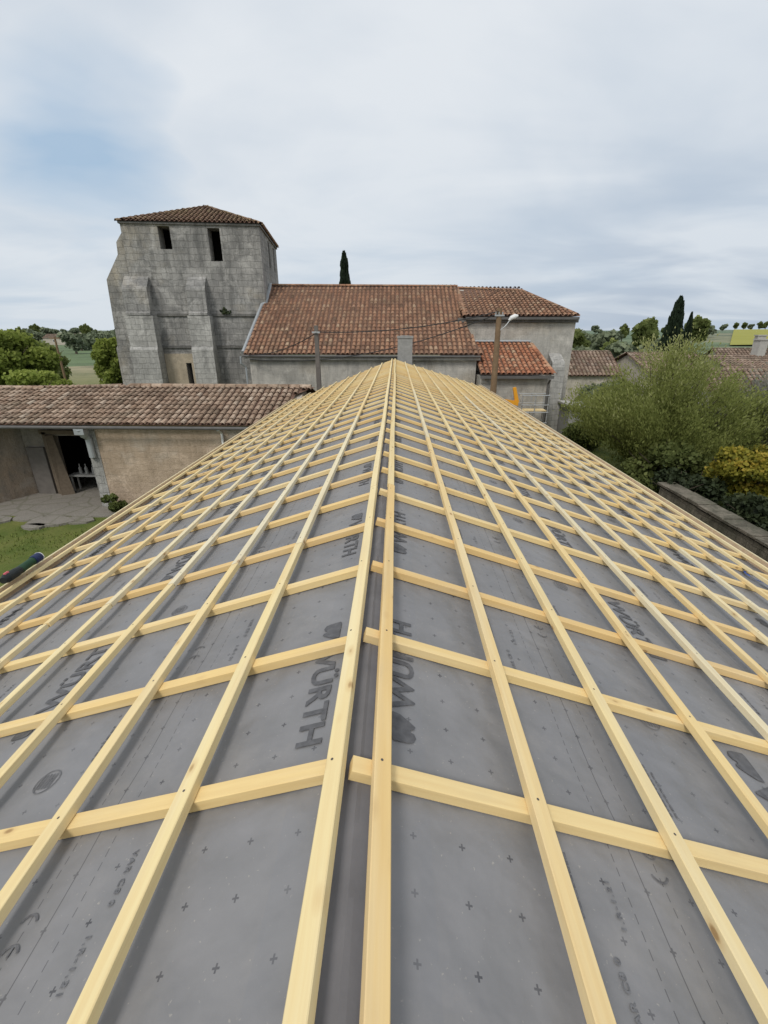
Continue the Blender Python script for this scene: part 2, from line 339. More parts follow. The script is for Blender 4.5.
# ------------------------------------------------------------------ own building: the roof under work
A=R(18); CA,SA=math.cos(A),math.sin(A); XR,ZR=-.09,H-1.11
WL,WR=3.55,4.45
Y0=-3.0
FR_R=Matrix(((CA,0,SA,XR),(0,1,0,0),(-SA,0,CA,ZR),(0,0,0,1)))
FR_L=Matrix(((-CA,0,-SA,XR),(0,-1,0,0),(-SA,0,CA,ZR),(0,0,0,1)))
YL,YM,YRR=15.6,20.3,22.6
def yend(side,s):       # where the skewed far end cuts a row s metres down the slope
    return YM+(YRR-YM)*s/WR if side>0 else YM+(YL-YM)*s/WL
house=empty('farm_building',(0,8,0),label='long low farm building whose roof is being rebuilt with grey underlay and new yellow battens',cat='building')
hinv=Matrix.Translation((0,-8,0))
def setm(o,m): o.parent=house; o.matrix_local=hinv@m
def sagz(x,yw,side):
    ph=((yw-.85)/.555)%1.0; sg=math.sin(math.pi*ph)**.8 if 0<ph<1 else 0
    n1=mnoise.noise(V((x*1.6,yw*2.2,side*9))); n2=mnoise.noise(V((x*4.5+yw*1.2,yw*3.6-x*1.5,side*5+2)))
    return -sg*(.007+.006*n1)+sg*.0045*n2
for side,W,F in ((1,WR,FR_R),(-1,WL,FR_L)):
    g=MB(); nX,nY=80,440
    def P(i,j):
        s=W*i/nX; y=Y0+(yend(side,s)-Y0)*j/nY
        return (s, y*side, sagz(s,y,side))
    for i in range(nX):
        for j in range(nY):
            a,b,c,d=P(i,j),P(i+1,j),P(i+1,j+1),P(i,j+1)
            if side>0: g.quad(a,b,c,d)
            else: g.quad(d,c,b,a)
    mem=g.build('underlay',M['membrane'],fix=False,smooth=True); setm(mem,F)
    # roof deck under it (edge thickness)
    g=MB(); pts=[(0,Y0*side),(W,Y0*side),(W,yend(side,W)*side),(0,YM*side)]
    g.prism(pts,-.16,-.035,'z'); setm(g.build('roof_deck',M['old_wood']),F)
    # the printing: text runs along +y of the slope frame, letter tops towards the ridge
    def text(s,x,y,h,bold=0.0,spc=1.0,sx=1.0):
        cu=bpy.data.curves.new('t','FONT'); cu.body=s; cu.size=h/.73; cu.offset=bold; cu.space_character=spc; cu.resolution_u=3
        o=bpy.data.objects.new('t',cu); COL.objects.link(o); bpy.context.view_layer.update()
        me=bpy.data.meshes.new_from_object(o.evaluated_get(bpy.context.evaluated_depsgraph_get()))
        bpy.data.objects.remove(o); bpy.data.curves.remove(cu)
        vs=[(x-v.co.y, y+v.co.x*sx, 0) for v in me.vertices]; fs=[tuple(p.vertices) for p in me.polygons]
        bpy.data.meshes.remove(me); return vs,fs
    def put(g,vf,z=.0022,t=.5):
        vs,fs=vf; n0=len(g.v); g.v+=[(a,b,z) for a,b,c in vs]
        for f in fs: g.f.append(tuple(n0+i for i in f)); g.t.append(t)
    def arc(g,cx,cy,r,w,a0,a1,k=14,z=.0022):
        for i in range(k):
            t0=a0+(a1-a0)*i/k; t1=a0+(a1-a0)*(i+1)/k
            g.quad((cx+r*math.cos(t0),cy+r*math.sin(t0),z),(cx+(r+w)*math.cos(t0),cy+(r+w)*math.sin(t0),z),(cx+(r+w)*math.cos(t1),cy+(r+w)*math.sin(t1),z),(cx+r*math.cos(t1),cy+r*math.sin(t1),z))
    def logo(g,x,y,sc_=1.0,z=.0022):       # x = base line, shape as on the sheet
        pr=[(-.105,-.045),(-.098,-.058),(-.035,-.056),(-.012,-.05),(0,-.03),(-.008,-.012),(-.022,-.008),(-.022,.004),(-.006,.006),(0,.02),(-.03,.04),(-.07,.062),(-.105,.066)]
        g.poly([(x+a*sc_*.85,y+b*sc_,z) for a,b in pr])
    sml=MB()
    for rowi,rx in enumerate((.215,1.52,3.02)):
        if rx>W: continue
        flip=rowi>0
        for k in range(-9,10):
            if not flip: y=(1.04 if side>0 else -1.54)+1.25*k
            else: y=(1.30 if side>0 else -1.40)+1.25*k+(.35 if rowi==2 else 0)
            if y*side<.9 or y*side>12.5: continue
            bm_=rx-(.042 if side>0 and rowi==0 else 0)
            wm=MB(); 
            if not flip:
                logo(wm,bm_,y,.88); put(wm,text('WÜRTH',bm_,y+.08,.086,.003,1.0,1.12))
            else:
                logo(wm,0,0); put(wm,text('WÜRTH',0,.085,.098,.0035,1.02,1.12))
                wm.v=[(bm_-a,y-b,c) for a,b,c in wm.v]
            wm.v=[(a,b,sagz(a,b*side,side)+.0042) for a,b,c in wm.v]
            wo=wm.build('wordmark',M['ink'],fix=False); wo.parent=mem
    for k in (range(0,7) if side>0 else range(-7,1)):
        for b in (0,1.4):
            yy=(.50 if side>0 else -.70)+1.05*k
            if abs(yy)>8 or yy*side<-1: continue
            # CE mark beside the seam
            cx=.865+b; cy=yy+.28 if side>0 else yy+.08
            arc(sml,cx,cy,.022,.006,math.pi+.35-math.pi/2*0,2*math.pi-.35)
            arc(sml,cx,cy+.062,.022,.006,math.pi+.35,2*math.pi-.35)
            sml.quad((cx-.003,cy+.062-.022,.0022),(cx+.003,cy+.062-.022,.0022),(cx+.003,cy+.062-.002,.0022),(cx-.003,cy+.062-.002,.0022))
            put(sml,text('1.R-1.21',.655+b if side<0 else .69+b,yy+.12,.014,.0006,1.3,1.3))
            put(sml,text('VAR C€ 0' if False else 'VAR C8 0',.64+b,yy-.06,.016,.0006,1.2,1.2))
            for q in range(1):
                yq=yy+.13
                while yq<yy+.27-.03*q:
                    w=random.uniform(.006,.022); sml.quad((.575+b+q*.022,yq,.0022),(.583+b+q*.022,yq,.0022),(.583+b+q*.022,yq+w,.0022),(.575+b+q*.022,yq+w,.0022)); yq+=w+.004
            # small print panel lower down the slope
            for q in range(2):
                yq=yy+.47
                while yq<yy+.66-.05*(q%2):
                    w=random.uniform(.006,.026); sml.quad((1.03+b+q*.02,yq,.0022),(1.037+b+q*.02,yq,.0022),(1.037+b+q*.02,yq+w,.0022),(1.03+b+q*.02,yq+w,.0022)); yq+=w+.005
            # round stamp
            ox,oy=1.20+b,(yy-.38 if side<0 else yy+.9)
            if ox<W-.1:
                arc(sml,ox,oy,.042,.004,0,2*math.pi,24)
                for q in range(-2,3): sml.quad((ox+q*.013,oy-.03,.0022),(ox+q*.013+.005,oy-.03,.0022),(ox+q*.013+.005,oy+.028,.0022),(ox+q*.013,oy+.028,.0022))
    sml.v=[(a,b,sagz(a,b*side,side)+.0035) for a,b,c in sml.v]
    o=sml.build('small_print',M['ink2'],fix=False); o.parent=mem; o['kind']='stuff'
    mem['label']='dark grey roofing underlay printed with lettering, logos and small crosses'
# ridge lap
g=MB(); prof=[(-.060,.0015),(-.052,.003),(-.042,.003),(-.03,.0035),(-.012,.004),(0,.005),(.012,.004),(.03,.0035),(.040,.003),(.048,.003),(.056,.0015)]
nY=150
for j in range(nY):
    ya=Y0+(YM-.05-Y0)*j/nY; yb=Y0+(YM-.05-Y0)*(j+1)/nY
    for i in range(len(prof)-1):
        def q(i,y):
            w=.0035*mnoise.noise(V((i*.9,y*1.6,0)))+.0025*mnoise.noise(V((i*1.3,y*7,5)))
            x,z=prof[i]; return (XR+x*1.0+w, y, ZR-abs(x)*math.tan(A)+z+max(w,-.0008 if i in(0,10) else -.0005))
        g.quad(q(i,ya),q(i+1,ya),q(i+1,yb),q(i,yb))
o=g.build('ridge_strip',M['ridge_membrane'],smooth=True); setm(o,Matrix.Identity(4)); 

# timber pieces: octagonal-section lath, local X = length
cache={}
def lath(L,w,h,mat,var,nails=()):
    key=(round(L,2),w,h,mat.name,var,tuple(nails))
    if key in cache: return cache[key].copy()
    rnd=random.Random(hash((round(L*50),var))&0xffff); c=.0022
    pr=[(-w/2+c,0),(w/2-c,0),(w/2,c),(w/2,h-c),(w/2-c,h),(-w/2+c,h),(-w/2,h-c),(-w/2,c)]
    n=max(2,int(L/.45)); g=MB(); m=8; ph=rnd.uniform(0,6); am=rnd.uniform(-.004,.004)
    for i in range(n+1):
        x=L*i/n; dy=am*math.sin(ph+x*1.3)+.0015*rnd.uniform(-1,1)
        for a,b in pr: g.v.append((x,a+dy,b))
    for i in range(n):
        for k in range(m):
            g.f.append((i*m+k,i*m+(k+1)%m,(i+1)*m+(k+1)%m,(i+1)*m+k)); g.t.append(.5)
    g.f.append(tuple(range(m))); g.t.append(.5); g.f.append(tuple(n*m+k for k in range(m))); g.t.append(.5)
    for x in nails:
        q=min(n-1,int(x/L*n)); dy=rnd.uniform(-.008,.008); ang=rnd.uniform(0,1)
        g.poly([(x+rnd.uniform(-.004,.004)*0+.0042*math.cos(ang+k*math.pi/3),dy+.0042*math.sin(ang+k*math.pi/3),h+.0006) for k in range(6)],0.0)
    me=g.build('x',mat); cache[key]=me; return me
def finish(o,name,m):
    o.name=name
    if o.name not in COL.objects: COL.objects.link(o)
    setm(o,m)
CW,CH,BW,BH=.048,.038,.0465,.031
# counter-battens running down the slope
y=.85-.555*6; k=0
while y<YRR-.15:
    for side,W,F in ((1,WR,FR_R),(-1,WL,FR_L)):
        yy=y+random.uniform(-.012,.012); s0=-.028 if side>0 else .05; s1=W-.03
        if side>0:
            if yy>YM-.05: s0=max(s0,(yy+.06-YM)/(YRR-YM)*W)
        else:
            if yy>YM-.05: continue
            if yy>YL-.05: s1=min(s1,(YM-yy-.06)/(YM-YL)*W)
        L=s1-s0
        if L<.3: continue
        o=lath(L,CW,CH,M['wood_yellow'],k%3)
        mt=Matrix.Translation((s0,yy*side,.0025))@Matrix.Rotation(random.uniform(-.003,.003),4,'Z')
        finish(o,'counter_batten',F@mt)
    y+=.555; k+=1
# tiling battens along the building
RB=Matrix(((0,-1,0,0),(1,0,0,0),(0,0,1,0),(0,0,0,1)))
def row(side,s,joints,mats,F):
    ends=[Y0+random.uniform(0,.3)]+joints+[yend(side,s)-.02]
    ends=[e for i,e in enumerate(ends) if i in (0,len(ends)-1) or e<ends[-1]-.4]
    for i in range(len(ends)-1):
        a,b=ends[i]+.004,ends[i+1]-.004
        nl=[round(.85+.555*q-a,3) for q in range(-7,42) if a+.03<.85+.555*q<b-.03 and .85+.555*q<8]
        o=lath(round(b-a,2),BW,BH,mats[min(i,len(mats)-1)],i%3,nl)
        mt=Matrix.Translation((s+random.uniform(-.006,.006),a if side>0 else -a,.0025+CH+.001))@RB
        if side<0: mt=mt@Matrix.Rotation(math.pi,4,'Z')
        mt=mt@Matrix.Rotation(random.uniform(-.0012,.0012),4,'Z')
        finish(o,'batten',F@mt)
cr,ye,wh=M['wood_cream'],M['wood_yellow'],M['wood_white']
for k in range(9):
    s=.049 if k==0 else .062+.43*k
    j=[2.46-.03*k,6.95-.05*k,11.4,15.8] if k else [3.12,7.6,12.1,16.5]
    row(-1,s,j,[cr,wh if k in(1,2,3,4) else cr,cr,cr] ,FR_L)
JR=[[3.16,8.1,13.,17.5],[5.4,10.3,15.2],[6.2,11.2,16.1],[4.7,9.6,14.5],[7.0,12.,17.],[3.3,8.3,13.2],[5.6,10.5,15.5],[4.0,8.9,13.8],[6.4,11.4,16.3],[3.6,8.6,13.5],[5.1,10.0,15.0]]
for k in range(11):
    s=.049 if k==0 else .068+.4275*k
    row(1,s,JR[k],[[ye,cr,cr,cr],[cr,wh,cr,cr],[cr,cr,cr,cr],[ye,cr,cr,cr],[wh,cr,ye,cr],[ye,cr,wh,cr],[cr,cr,cr,cr],[wh,cr,cr,cr],[cr,wh,cr,cr],[ye,cr,cr,cr],[cr,cr,wh,cr]][k],FR_R)
# eaves boards on edge
for side,W,F in ((1,WR,FR_R),(-1,WL,FR_L)):
    g=MB(); g.box(W-.01,W+.018,(Y0 if side>0 else -yend(-1,W)),(yend(1,W) if side>0 else -Y0),-.16,.095)
    setm(g.build('eaves_board',M['wood_board']),F)
    g=MB(); g.box(W-.011,W+.019,(Y0 if side>0 else -yend(-1,W)),(yend(1,W) if side>0 else -Y0),.0955,.103)
    setm(g.build('eaves_board_edge',M['wood_white']),F)
# walls
def wall_poly(g,a,b,zt,th=.45,z0=0):
    (ax,ay),(bx,by)=a,b; d=V((bx-ax,by-ay,0)).normalized(); nn=V((-d.y,d.x,0))*th
    g.hexa([(ax,ay,z0),(bx,by,z0),(bx+nn.x,by+nn.y,z0),(ax+nn.x,ay+nn.y,z0),(ax,ay,zt[0]),(bx,by,zt[1]),(bx+nn.x,by+nn.y,zt[1]),(ax+nn.x,ay+nn.y,zt[0])])
xl=XR-WL*CA+.25; xr_=XR+WR*CA-.25; zl=ZR-(WL*CA-.25)*math.tan(A)-.17; zr=ZR-(WR*CA-.25)*math.tan(A)-.17
g=MB()
g.box(xl,xl+.4,Y0+.1,YL-.1,0,zl); g.box(xr_-.4,xr_,Y0+.1,YRR-.1,0,zr)
for ya,yb,yc in ((YL-.15,YM-.1,YRR-.15),(Y0+.1,Y0+.1,Y0+.1)):
    for (x0,y0,z0),(x1,y1,z1) in (((xl+.01,ya,zl-.01),(XR,yb,ZR-.2)),((XR,yb,ZR-.2),(xr_-.01,yc,zr-.01))):
        g.hexa([(x0,y0-.3,0),(x1,y1-.3,0),(x1,y1-.02,0),(x0,y0-.02,0),(x0,y0-.3,z0),(x1,y1-.3,z1),(x1,y1-.02,z1),(x0,y0-.02,z0)])
o=g.build('wall',M['own_wall']); setm(o,Matrix.Identity(4))
# chimney at the far gable
g=MB(); g.box(.08,.74,21.2,21.75,2.5,5.24); g.box(.05,.77,21.17,21.78,5.243,5.34); g.box(.22,.6,21.3,21.65,5.343,5.36)
o=g.build('chimney',M['concrete']); setm(o,Matrix.Identity(4))

# blue strip of plastic on the right slope
g=MB()
for i in range(8):
    def q(i,e): return (3.9+.05*math.sin(i*.8)+e*.035, 3.75+i*.05, .012+.012*abs(math.sin(i*1.7+e)))
    g.quad(q(i,0),q(i,1),q(i+1,1),q(i+1,0))
o=g.build('plastic_strip',M['blue_plastic'],fix=False); o.matrix_world=FR_R@Matrix.Identity(4)
tag(o,'small blue plastic strip lying on the underlay near the right eaves','plastic scrap')

# cordless tool lying over the left eaves board
tm=FR_L@Matrix.Translation((WL-.04,-3.76,.16))@Matrix.Rotation(R(4),4,'Z')
tool=empty('nail_gun',label='dark green and black power tool with navy collar lying over the left eaves board',cat='power tool'); tool.matrix_world=tm@Matrix.Scale(.72,4)
g=MB(); g.tube([(0,-.05,0),(0,.05,0),(0,.07,0)],[.062,.062,.058],18); g.build('collar',M['navy_plastic'],tool)
g=MB(); g.tube([(0,-.066,0),(0,-.05,0)],[.060,.066],18); g.build('rim',M['white'],tool)
g=MB(); g.tube([(0,.07,0),(.005,.12,0),(.01,.22,-.005),(.01,.30,-.01),(.01,.33,-.01)],[.052,.048,.05,.055,.04],16); g.build('body',M['green_plastic'],tool)
g=MB(); g.tube([(.01,.30,-.01),(.0,.40,-.005),(-.01,.55,.0),(-.02,.62,.0)],[.05,.06,.062,.04],16); g.build('motor_housing',M['black_plastic'],tool)
g=MB(); g.tube([(.01,.28,-.01),(.06,.33,-.02),(.14,.36,-.03),(.2,.37,-.05)],[.026,.024,.024,.028],12); g.build('handle',M['black_plastic'],tool)
g=MB(); g.box(-.04,-.015,.50,.56,.045,.07); g.build('switch',M['pink'],tool)

# ------------------------------------------------------------------ tiled roofs
def inpoly(x,y,P):
    c=False; j=len(P)-1
    for i in range(len(P)):
        if (P[i][1]>y)!=(P[j][1]>y) and x<(P[j][0]-P[i][0])*(y-P[i][1])/(P[j][1]-P[i][1])+P[i][0]: c=not c
        j=i
    return c
def tile_face(g,bed,pts,w=.25,L=.36,seed=0,seg=4,lift=.02):
    pts=[V(p) for p in pts]; u=(pts[1]-pts[0]).normalized(); nn=(pts[1]-pts[0]).cross(pts[2]-pts[0]).normalized()
    if nn.z<0: nn=-nn
    v=nn.cross(u)
    if v.z<0: v=-v
    P2=[((p-pts[0]).dot(u),(p-pts[0]).dot(v)) for p in pts]; rnd=random.Random(seed)
    bed.poly(pts)
    u0=min(p[0] for p in P2); u1=max(p[0] for p in P2); v1=max(p[1] for p in P2)
    nc=int((u1-u0)/w)+1; nr=int(v1/L)+1; base=pts[0]
    sag=[rnd.uniform(-.012,.012) for _ in range(nc+1)]
    for c in range(nc):
        uc=u0+(c+.5)*w
        for r in range(nr):
            va=r*L-.03
            if va>v1-.08 or not inpoly(uc,min(va+L*.5,v1-.03),P2): continue
            vb=min(va+L+.05,v1-.02)
            while vb>va+.1 and not inpoly(uc,vb,P2): vb-=.03
            du=rnd.uniform(-.012,.012)+sag[c]; tt=min(1,max(0,rnd.gauss(.52,.20)))
            ra,rb=w*.40,w*.33; za,zb=lift+.022+rnd.uniform(0,.012),lift; lo=[];hi=[]
            for k in range(seg+1):
                t=math.pi*k/seg
                lo.append(base+u*(uc+du-math.cos(t)*ra)+v*va+nn*(za+math.sin(t)*ra*.85))
                hi.append(base+u*(uc+du-math.cos(t)*rb)+v*vb+nn*(zb+math.sin(t)*rb*.85))
            n0=len(g.v); g.v+=[tuple(p) for p in lo+hi]
            for k in range(seg):
                g.f.append((n0+k,n0+k+1,n0+seg+2+k,n0+seg+1+k)); g.t.append(tt)
def ridge_tiles(g,a,b,rad=.13,L=.38,seed=1):
    a,b=V(a),V(b); d=(b-a); n=max(1,int(d.length/L)); d.normalize(); rnd=random.Random(seed)
    side=d.cross(V((0,0,1))).normalized(); up=side.cross(d)
    for i in range(n):
        p=a+d*(i*L); q=a+d*((i+1)*L+.04); tt=rnd.uniform(.2,.95); dz=rnd.uniform(0,.015); n0=len(g.v); s=5
        for c,rr,z in ((p,rad,.01),(q,rad,.01)):
            for k in range(s+1):
                t=math.pi*k/s; g.v.append(tuple(c+side*math.cos(t)*rr+up*(math.sin(t)*rr*.7+z*.4-.03)))
        for k in range(s): g.f.append((n0+k,n0+k+1,n0+s+2+k,n0+s+1+k)); g.t.append(tt)
def tiled(parent,faces,ridges,mat,inv=None,w=.25,L=.36,seed=0,name='roof'):
    g=MB(); bed=MB()
    for i,f in enumerate(faces): tile_face(g,bed,f,w,L,seed+i)
    for i,(a,b) in enumerate(ridges): ridge_tiles(g,a,b,seed=seed+50+i)
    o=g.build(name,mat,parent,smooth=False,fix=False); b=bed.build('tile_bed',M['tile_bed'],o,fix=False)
    if inv: o.matrix_local=inv
    return o

def wall_holes(g,L,z0,z1,th,holes,inner=.02):
    # a wall along local +x, outer face at y=0 looking to -y, holes (x0,x1,z0,z1)
    xs=sorted({0,L,*[h[0] for h in holes],*[h[1] for h in holes]}); zs=sorted({z0,z1,*[h[2] for h in holes],*[h[3] for h in holes]})
    for i in range(len(xs)-1):
        for j in range(len(zs)-1):
            cx=(xs[i]+xs[i+1])/2; cz=(zs[j]+zs[j+1])/2
            if any(h[0]<cx<h[1] and h[2]<cz<h[3] for h in holes): continue
            g.quad((xs[i],0,zs[j]),(xs[i+1],0,zs[j]),(xs[i+1],0,zs[j+1]),(xs[i],0,zs[j+1]))
            g.quad((xs[i],th,zs[j]),(xs[i],th,zs[j+1]),(xs[i+1],th,zs[j+1]),(xs[i+1],th,zs[j]))
    for a,b,c,d in holes:
        g.quad((a,0,c),(a,th,c),(a,th,d),(a,0,d)); g.quad((b,0,c),(b,0,d),(b,th,d),(b,th,c))
        g.quad((a,0,d),(a,th,d),(b,th,d),(b,0,d)); g.quad((a,0,c),(b,0,c),(b,th,c),(a,th,c))
    g.quad((0,0,z0),(0,0,z1),(0,th,z1),(0,th,z0)); g.quad((L,0,z0),(L,th,z0),(L,th,z1),(L,0,z1)); g.quad((0,0,z1),(L,0,z1),(L,th,z1),(0,th,z1))

# ------------------------------------------------------------------ left shed
shed=empty('stone_shed',(-10,15,0),label='long low stone shed with brown canal tile roof and dark open doorway',cat='shed')
sinv=Matrix.Translation((10,-15,0))
def sh(o,p=None):
    o.parent=p or shed
    if not p: o.matrix_local=sinv
    return o
EZ=2.86
# tan wall from the corner to our building
g=MB(); g.box(-9.83,-3.4,13.8,14.25,0,EZ-.06); sh(g.build('wall',M['shed_plaster']))
g=MB()
g.box(-9.86,-9.52,13.785,14.0,0,EZ-.07)
sh(g.build('corner_stones',M['tower_pale']))
# recessed porch: back wall at Y=14.6 with doorway, side wall on the left coming forward
g=MB(); wall_holes(g,4.2,0,EZ-.06,.3,[(1.85,3.9,0,2.15)]); o=g.build('porch_wall',M['shed_grey']); o.parent=shed; o.matrix_local=sinv@Matrix.Translation((-13.85,15.1,0))
g=MB(); g.box(-9.83,-9.5,14.25,15.6,0,EZ-.06); sh(g.build('reveal_wall',M['shed_grey']))
g=MB(); g.hexa([(-16.5,12.2,0),(-14.15,12.9,0),(-13.05,15.08,0),(-16.5,15.3,0),(-16.5,12.2,EZ-.09),(-14.15,12.9,EZ-.09),(-13.05,15.08,EZ-.09),(-16.5,15.3,EZ-.09)]); sh(g.build('outer_wall',M['shed_grey']))
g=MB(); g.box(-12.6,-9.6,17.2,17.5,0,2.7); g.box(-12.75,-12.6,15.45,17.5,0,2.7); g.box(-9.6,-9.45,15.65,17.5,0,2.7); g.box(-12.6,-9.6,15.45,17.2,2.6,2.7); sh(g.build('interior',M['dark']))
g=MB(); g.box(-12.22,-12.08,14.96,15.08,0,2.3); g.box(-12.3,-9.85,14.96,15.08,2.22,2.36); g.box(-9.99,-9.86,14.96,15.08,0,2.22); fr=sh(g.build('door_frame',M['old_wood']))
# a leaning plank door
g=MB(); g.hexa([(-12.05,14.86,0),(-11.98,14.80,0),(-11.62,15.0,0),(-11.69,15.06,0),(-12.09,14.9,2.2),(-12.02,14.84,2.2),(-11.86,14.98,2.2),(-11.93,15.05,2.2)]); sh(g.build('door',M['old_wood']))
g=MB(); g.box(-12.95,-12.32,14.98,15.08,.0,1.75); sh(g.build('patch_wall',M['old_concrete']))
g=MB(); g.box(-16.5,-9.86,13.80,14.0,EZ-.20,EZ-.05); sh(g.build('lintel_beam',M['old_wood']))
# back and end walls
g=MB(); g.prism([(14.2,0),(18.5,0),(18.5,EZ-.1),(16.3,3.6),(15.9,3.45),(14.2,EZ)],-3.6,-3.25,'x'); sh(g.build('gable_wall',M['shed_plaster']))
g=MB(); g.box(-16.5,-3.2,18.5,18.9,0,EZ-.1); sh(g.build('back_wall',M['shed_grey']))
zr_=3.68
sag=.05
fs=[[(-16.5,13.5,EZ+.0),(-12.5,13.5,EZ-.03),(-12.5,16.3,zr_-.08),(-16.5,16.3,zr_-.06)],
    [(-12.5,13.5,EZ-.03),(-9.5,13.5,EZ-.01),(-9.5,16.3,zr_+.02),(-12.5,16.3,zr_-.08)],
    [(-9.5,13.5,EZ-.01),(-3.52,13.5,EZ-.02),(-3.45,15.7,EZ+.63),(-2.85,16.3,zr_),(-9.5,16.3,zr_+.02)],
    [(-3.0,19.1,EZ),(-16.5,19.1,EZ),(-16.5,16.3,zr_-.04),(-3.0,16.3,zr_)]]
o=tiled(shed,fs,[((-16.5,16.3,zr_-.02),(-12.5,16.3,zr_-.05)),((-12.5,16.3,zr_-.05),(-9.5,16.3,zr_+.05)),((-9.5,16.3,zr_+.05),(-2.95,16.3,zr_+.03))],M['tiles_brown'],sinv,.205,.33,3)
g=MB(); g.tube([(-16.5,13.40,EZ-.07),(-3.6,13.40,EZ-.09)],.05,10); sh(g.build('gutter',M['gutter']))
g=MB(); g.tube([(-9.72,13.43,EZ-.12),(-9.72,13.55,EZ-.35),(-9.72,13.72,EZ-.5),(-9.72,13.72,EZ-1.1)],[.12,.11,.10,.10],12); g.box(-9.87,-9.57,13.35,13.6,EZ-.30,EZ-.12); sh(g.build('downpipe',M['zinc']))
g=MB(); g.tube([(-5.44,13.45,EZ-.14),(-5.44,13.74,EZ-.3),(-5.44,13.74,.1)],.04,8); sh(g.build('downpipe',M['white']))
# crate-like table with bottles in the doorway
g=MB(); g.box(-11.85,-10.4,15.2,15.6,.62,.68)
for x in (-11.82,-10.5):
    for yy in (15.23,15.53): g.box(x,x+.05,yy,yy+.05,.04,.62)
tb=g.build('work_bench',M['concrete']); tag(tb,'pale bench standing in the dark doorway of the shed','bench')
for i,x in enumerate((-11.5,-11.28,-11.02)):
    g=MB(); g.tube([(x,15.4,.682),(x,15.4,.90),(x,15.4,.95),(x,15.4,1.05)],[.055,.055,.02,.02],10)
    tag(g.build('bottle',M['concrete']),['pale bottle at the left end of the doorway bench','pale bottle in the middle of the doorway bench','pale bottle at the right end of the doorway bench'][i],'bottle','bottles on the bench in the doorway')

# ------------------------------------------------------------------ church
church=empty('church',(0,27,0),label='old grey limestone church with square bell tower and red tiled nave roof',cat='church')
cinv=Matrix.Translation((0,-27,0))
def ch(o,p=None):
    o.parent=p or church
    if not p: o.matrix_local=cinv
    return o
# nave
g=MB(); g.box(-7.6,4.15,24.25,24.9,0,4.32); g.box(-7.6,-7.0,24.9,28.6,0,4.3)
g.prism([(24.9,4.3),(37.,4.3),(30.6,7.9)],3.7,4.13,'x'); g.prism([(24.3,4.32),(28.6,4.32),(28.6,6.7)],-7.58,-7.2,'x')
nave=ch(g.build('nave',M['church_stone']))
rf=tiled(nave,[[(-7.82,24.0,4.42),(4.42,24.0,4.42),(3.72,27.2,6.19),(3.72,30.6,8.08),(-7.72,30.6,8.16)],[(3.7,37.2,4.4),(-7.7,37.2,4.4),(-7.7,30.6,8.16),(3.7,30.6,8.08)]],
   [((-7.7,30.6,8.2),(3.7,30.6,8.12))],M['tiles_red'],None,.25,.37,11)
g=MB(); g.box(-7.8,4.3,24.03,24.25,4.16,4.34); g.build('cornice',M['church_stone'],nave)
g=MB(); g.tube([(-7.85,23.93,4.36),(4.3,23.93,4.34)],.055,8); g.build('gutter',M['gutter'],nave)
g=MB()   # pale mortar flashing where the roof meets tower
for (a,b) in (((-7.86,24.1,4.52),(-7.86,28.5,6.98)),((-7.86,28.5,6.98),(-7.68,28.7,7.08)),((-7.68,28.7,7.08),(-7.78,30.6,8.25))):
    g.tube([a,b],.10,6)
g.build('flashing',M['zinc'],nave)
g=MB(); g.tube([(-7.95,23.95,4.35),(-7.98,23.98,4.0),(-7.80,24.15,3.8),(-7.80,24.17,.1)],.05,8); g.build('downpipe',M['zinc'],nave)
# choir, wider block on the right with hipped end
CY=26.9
g=MB(); g.box(3.5,9.9,CY,37.2,0,6.2)
choir=ch(g.build('choir',M['church_stone']))
g=MB(); g.box(3.4,10.0,CY-.12,CY-.002,5.98,6.22); g.build('cornice',M['dark_stone'],choir)
rz=8.02
tiled(choir,[[(3.74,CY-.35,6.3),(9.98,CY-.35,6.3),(7.75,31,rz-.12),(3.3,31,rz+.04)],[(9.98,CY-.35,6.3),(9.98,37.4,6.3),(7.75,31,rz-.12)],[(9.98,37.4,6.3),(3.3,37.4,6.3),(3.3,31,rz+.04),(7.75,31,rz-.12)]],
   [((3.76,CY-.3,6.32),(3.76,31,rz+.05)),((3.4,31,rz+.06),(7.75,31,rz-.1)),((7.75,31,rz-.1),(9.98,CY-.35,6.32)),((7.75,31,rz-.1),(9.98,37.4,6.32))],M['tiles_red'],None,.25,.37,31)
g=MB(); g.box(3.8,9.95,CY-.33,CY-.27,6.13,6.26); g.build('gutter',M['gutter'],choir)
g=MB(); g.prism([(CY,0),(CY-1.15,0),(CY-1.0,3.7),(CY-.9,3.95),(CY,4.4)],8.62,9.3,'x'); g.build('buttress',M['tower_pale'],choir)
# sacristy lean-to
g=MB(); g.box(4.25,7.6,23.3,CY-.01,0,3.42)
sac=ch(g.build('sacristy',M['church_stone']))
tiled(sac,[[(4.2,23.0,3.55),(7.8,23.0,3.55),(7.5,26.88,4.95),(4.2,26.88,4.95)]],[((7.8,23.,3.58),(7.5,26.8,4.98))],M['tiles_new'],None,.25,.36,41)
g=MB(); g.tube([(4.4,26.8,5.02),(7.5,26.8,5.02)],.07,8); g.build('flashing',M['zinc'],sac)
g=MB(); g.box(4.2,7.8,22.98,23.06,3.36,3.5); g.build('gutter',M['gutter'],sac)
g=MB(); g.tube([(7.62,22.9,3.35),(7.62,23.2,3.1),(7.62,23.2,.1)],.05,8); g.build('downpipe',M['gutter'],sac)

# tower in its own frame, turned 7 degrees
tw_m=Matrix.Translation((-14.95,27.7,0))@Matrix.Rotation(R(7),4,'Z')
g=MB(); TW,TD,TZ=7.35,7.5,10.93
wall_holes(g,TW,0,TZ,.9,[(1.92,2.55,9.75,10.85),(4.55,5.2,9.2,10.8),(2.34,2.62,2.3,3.75)])
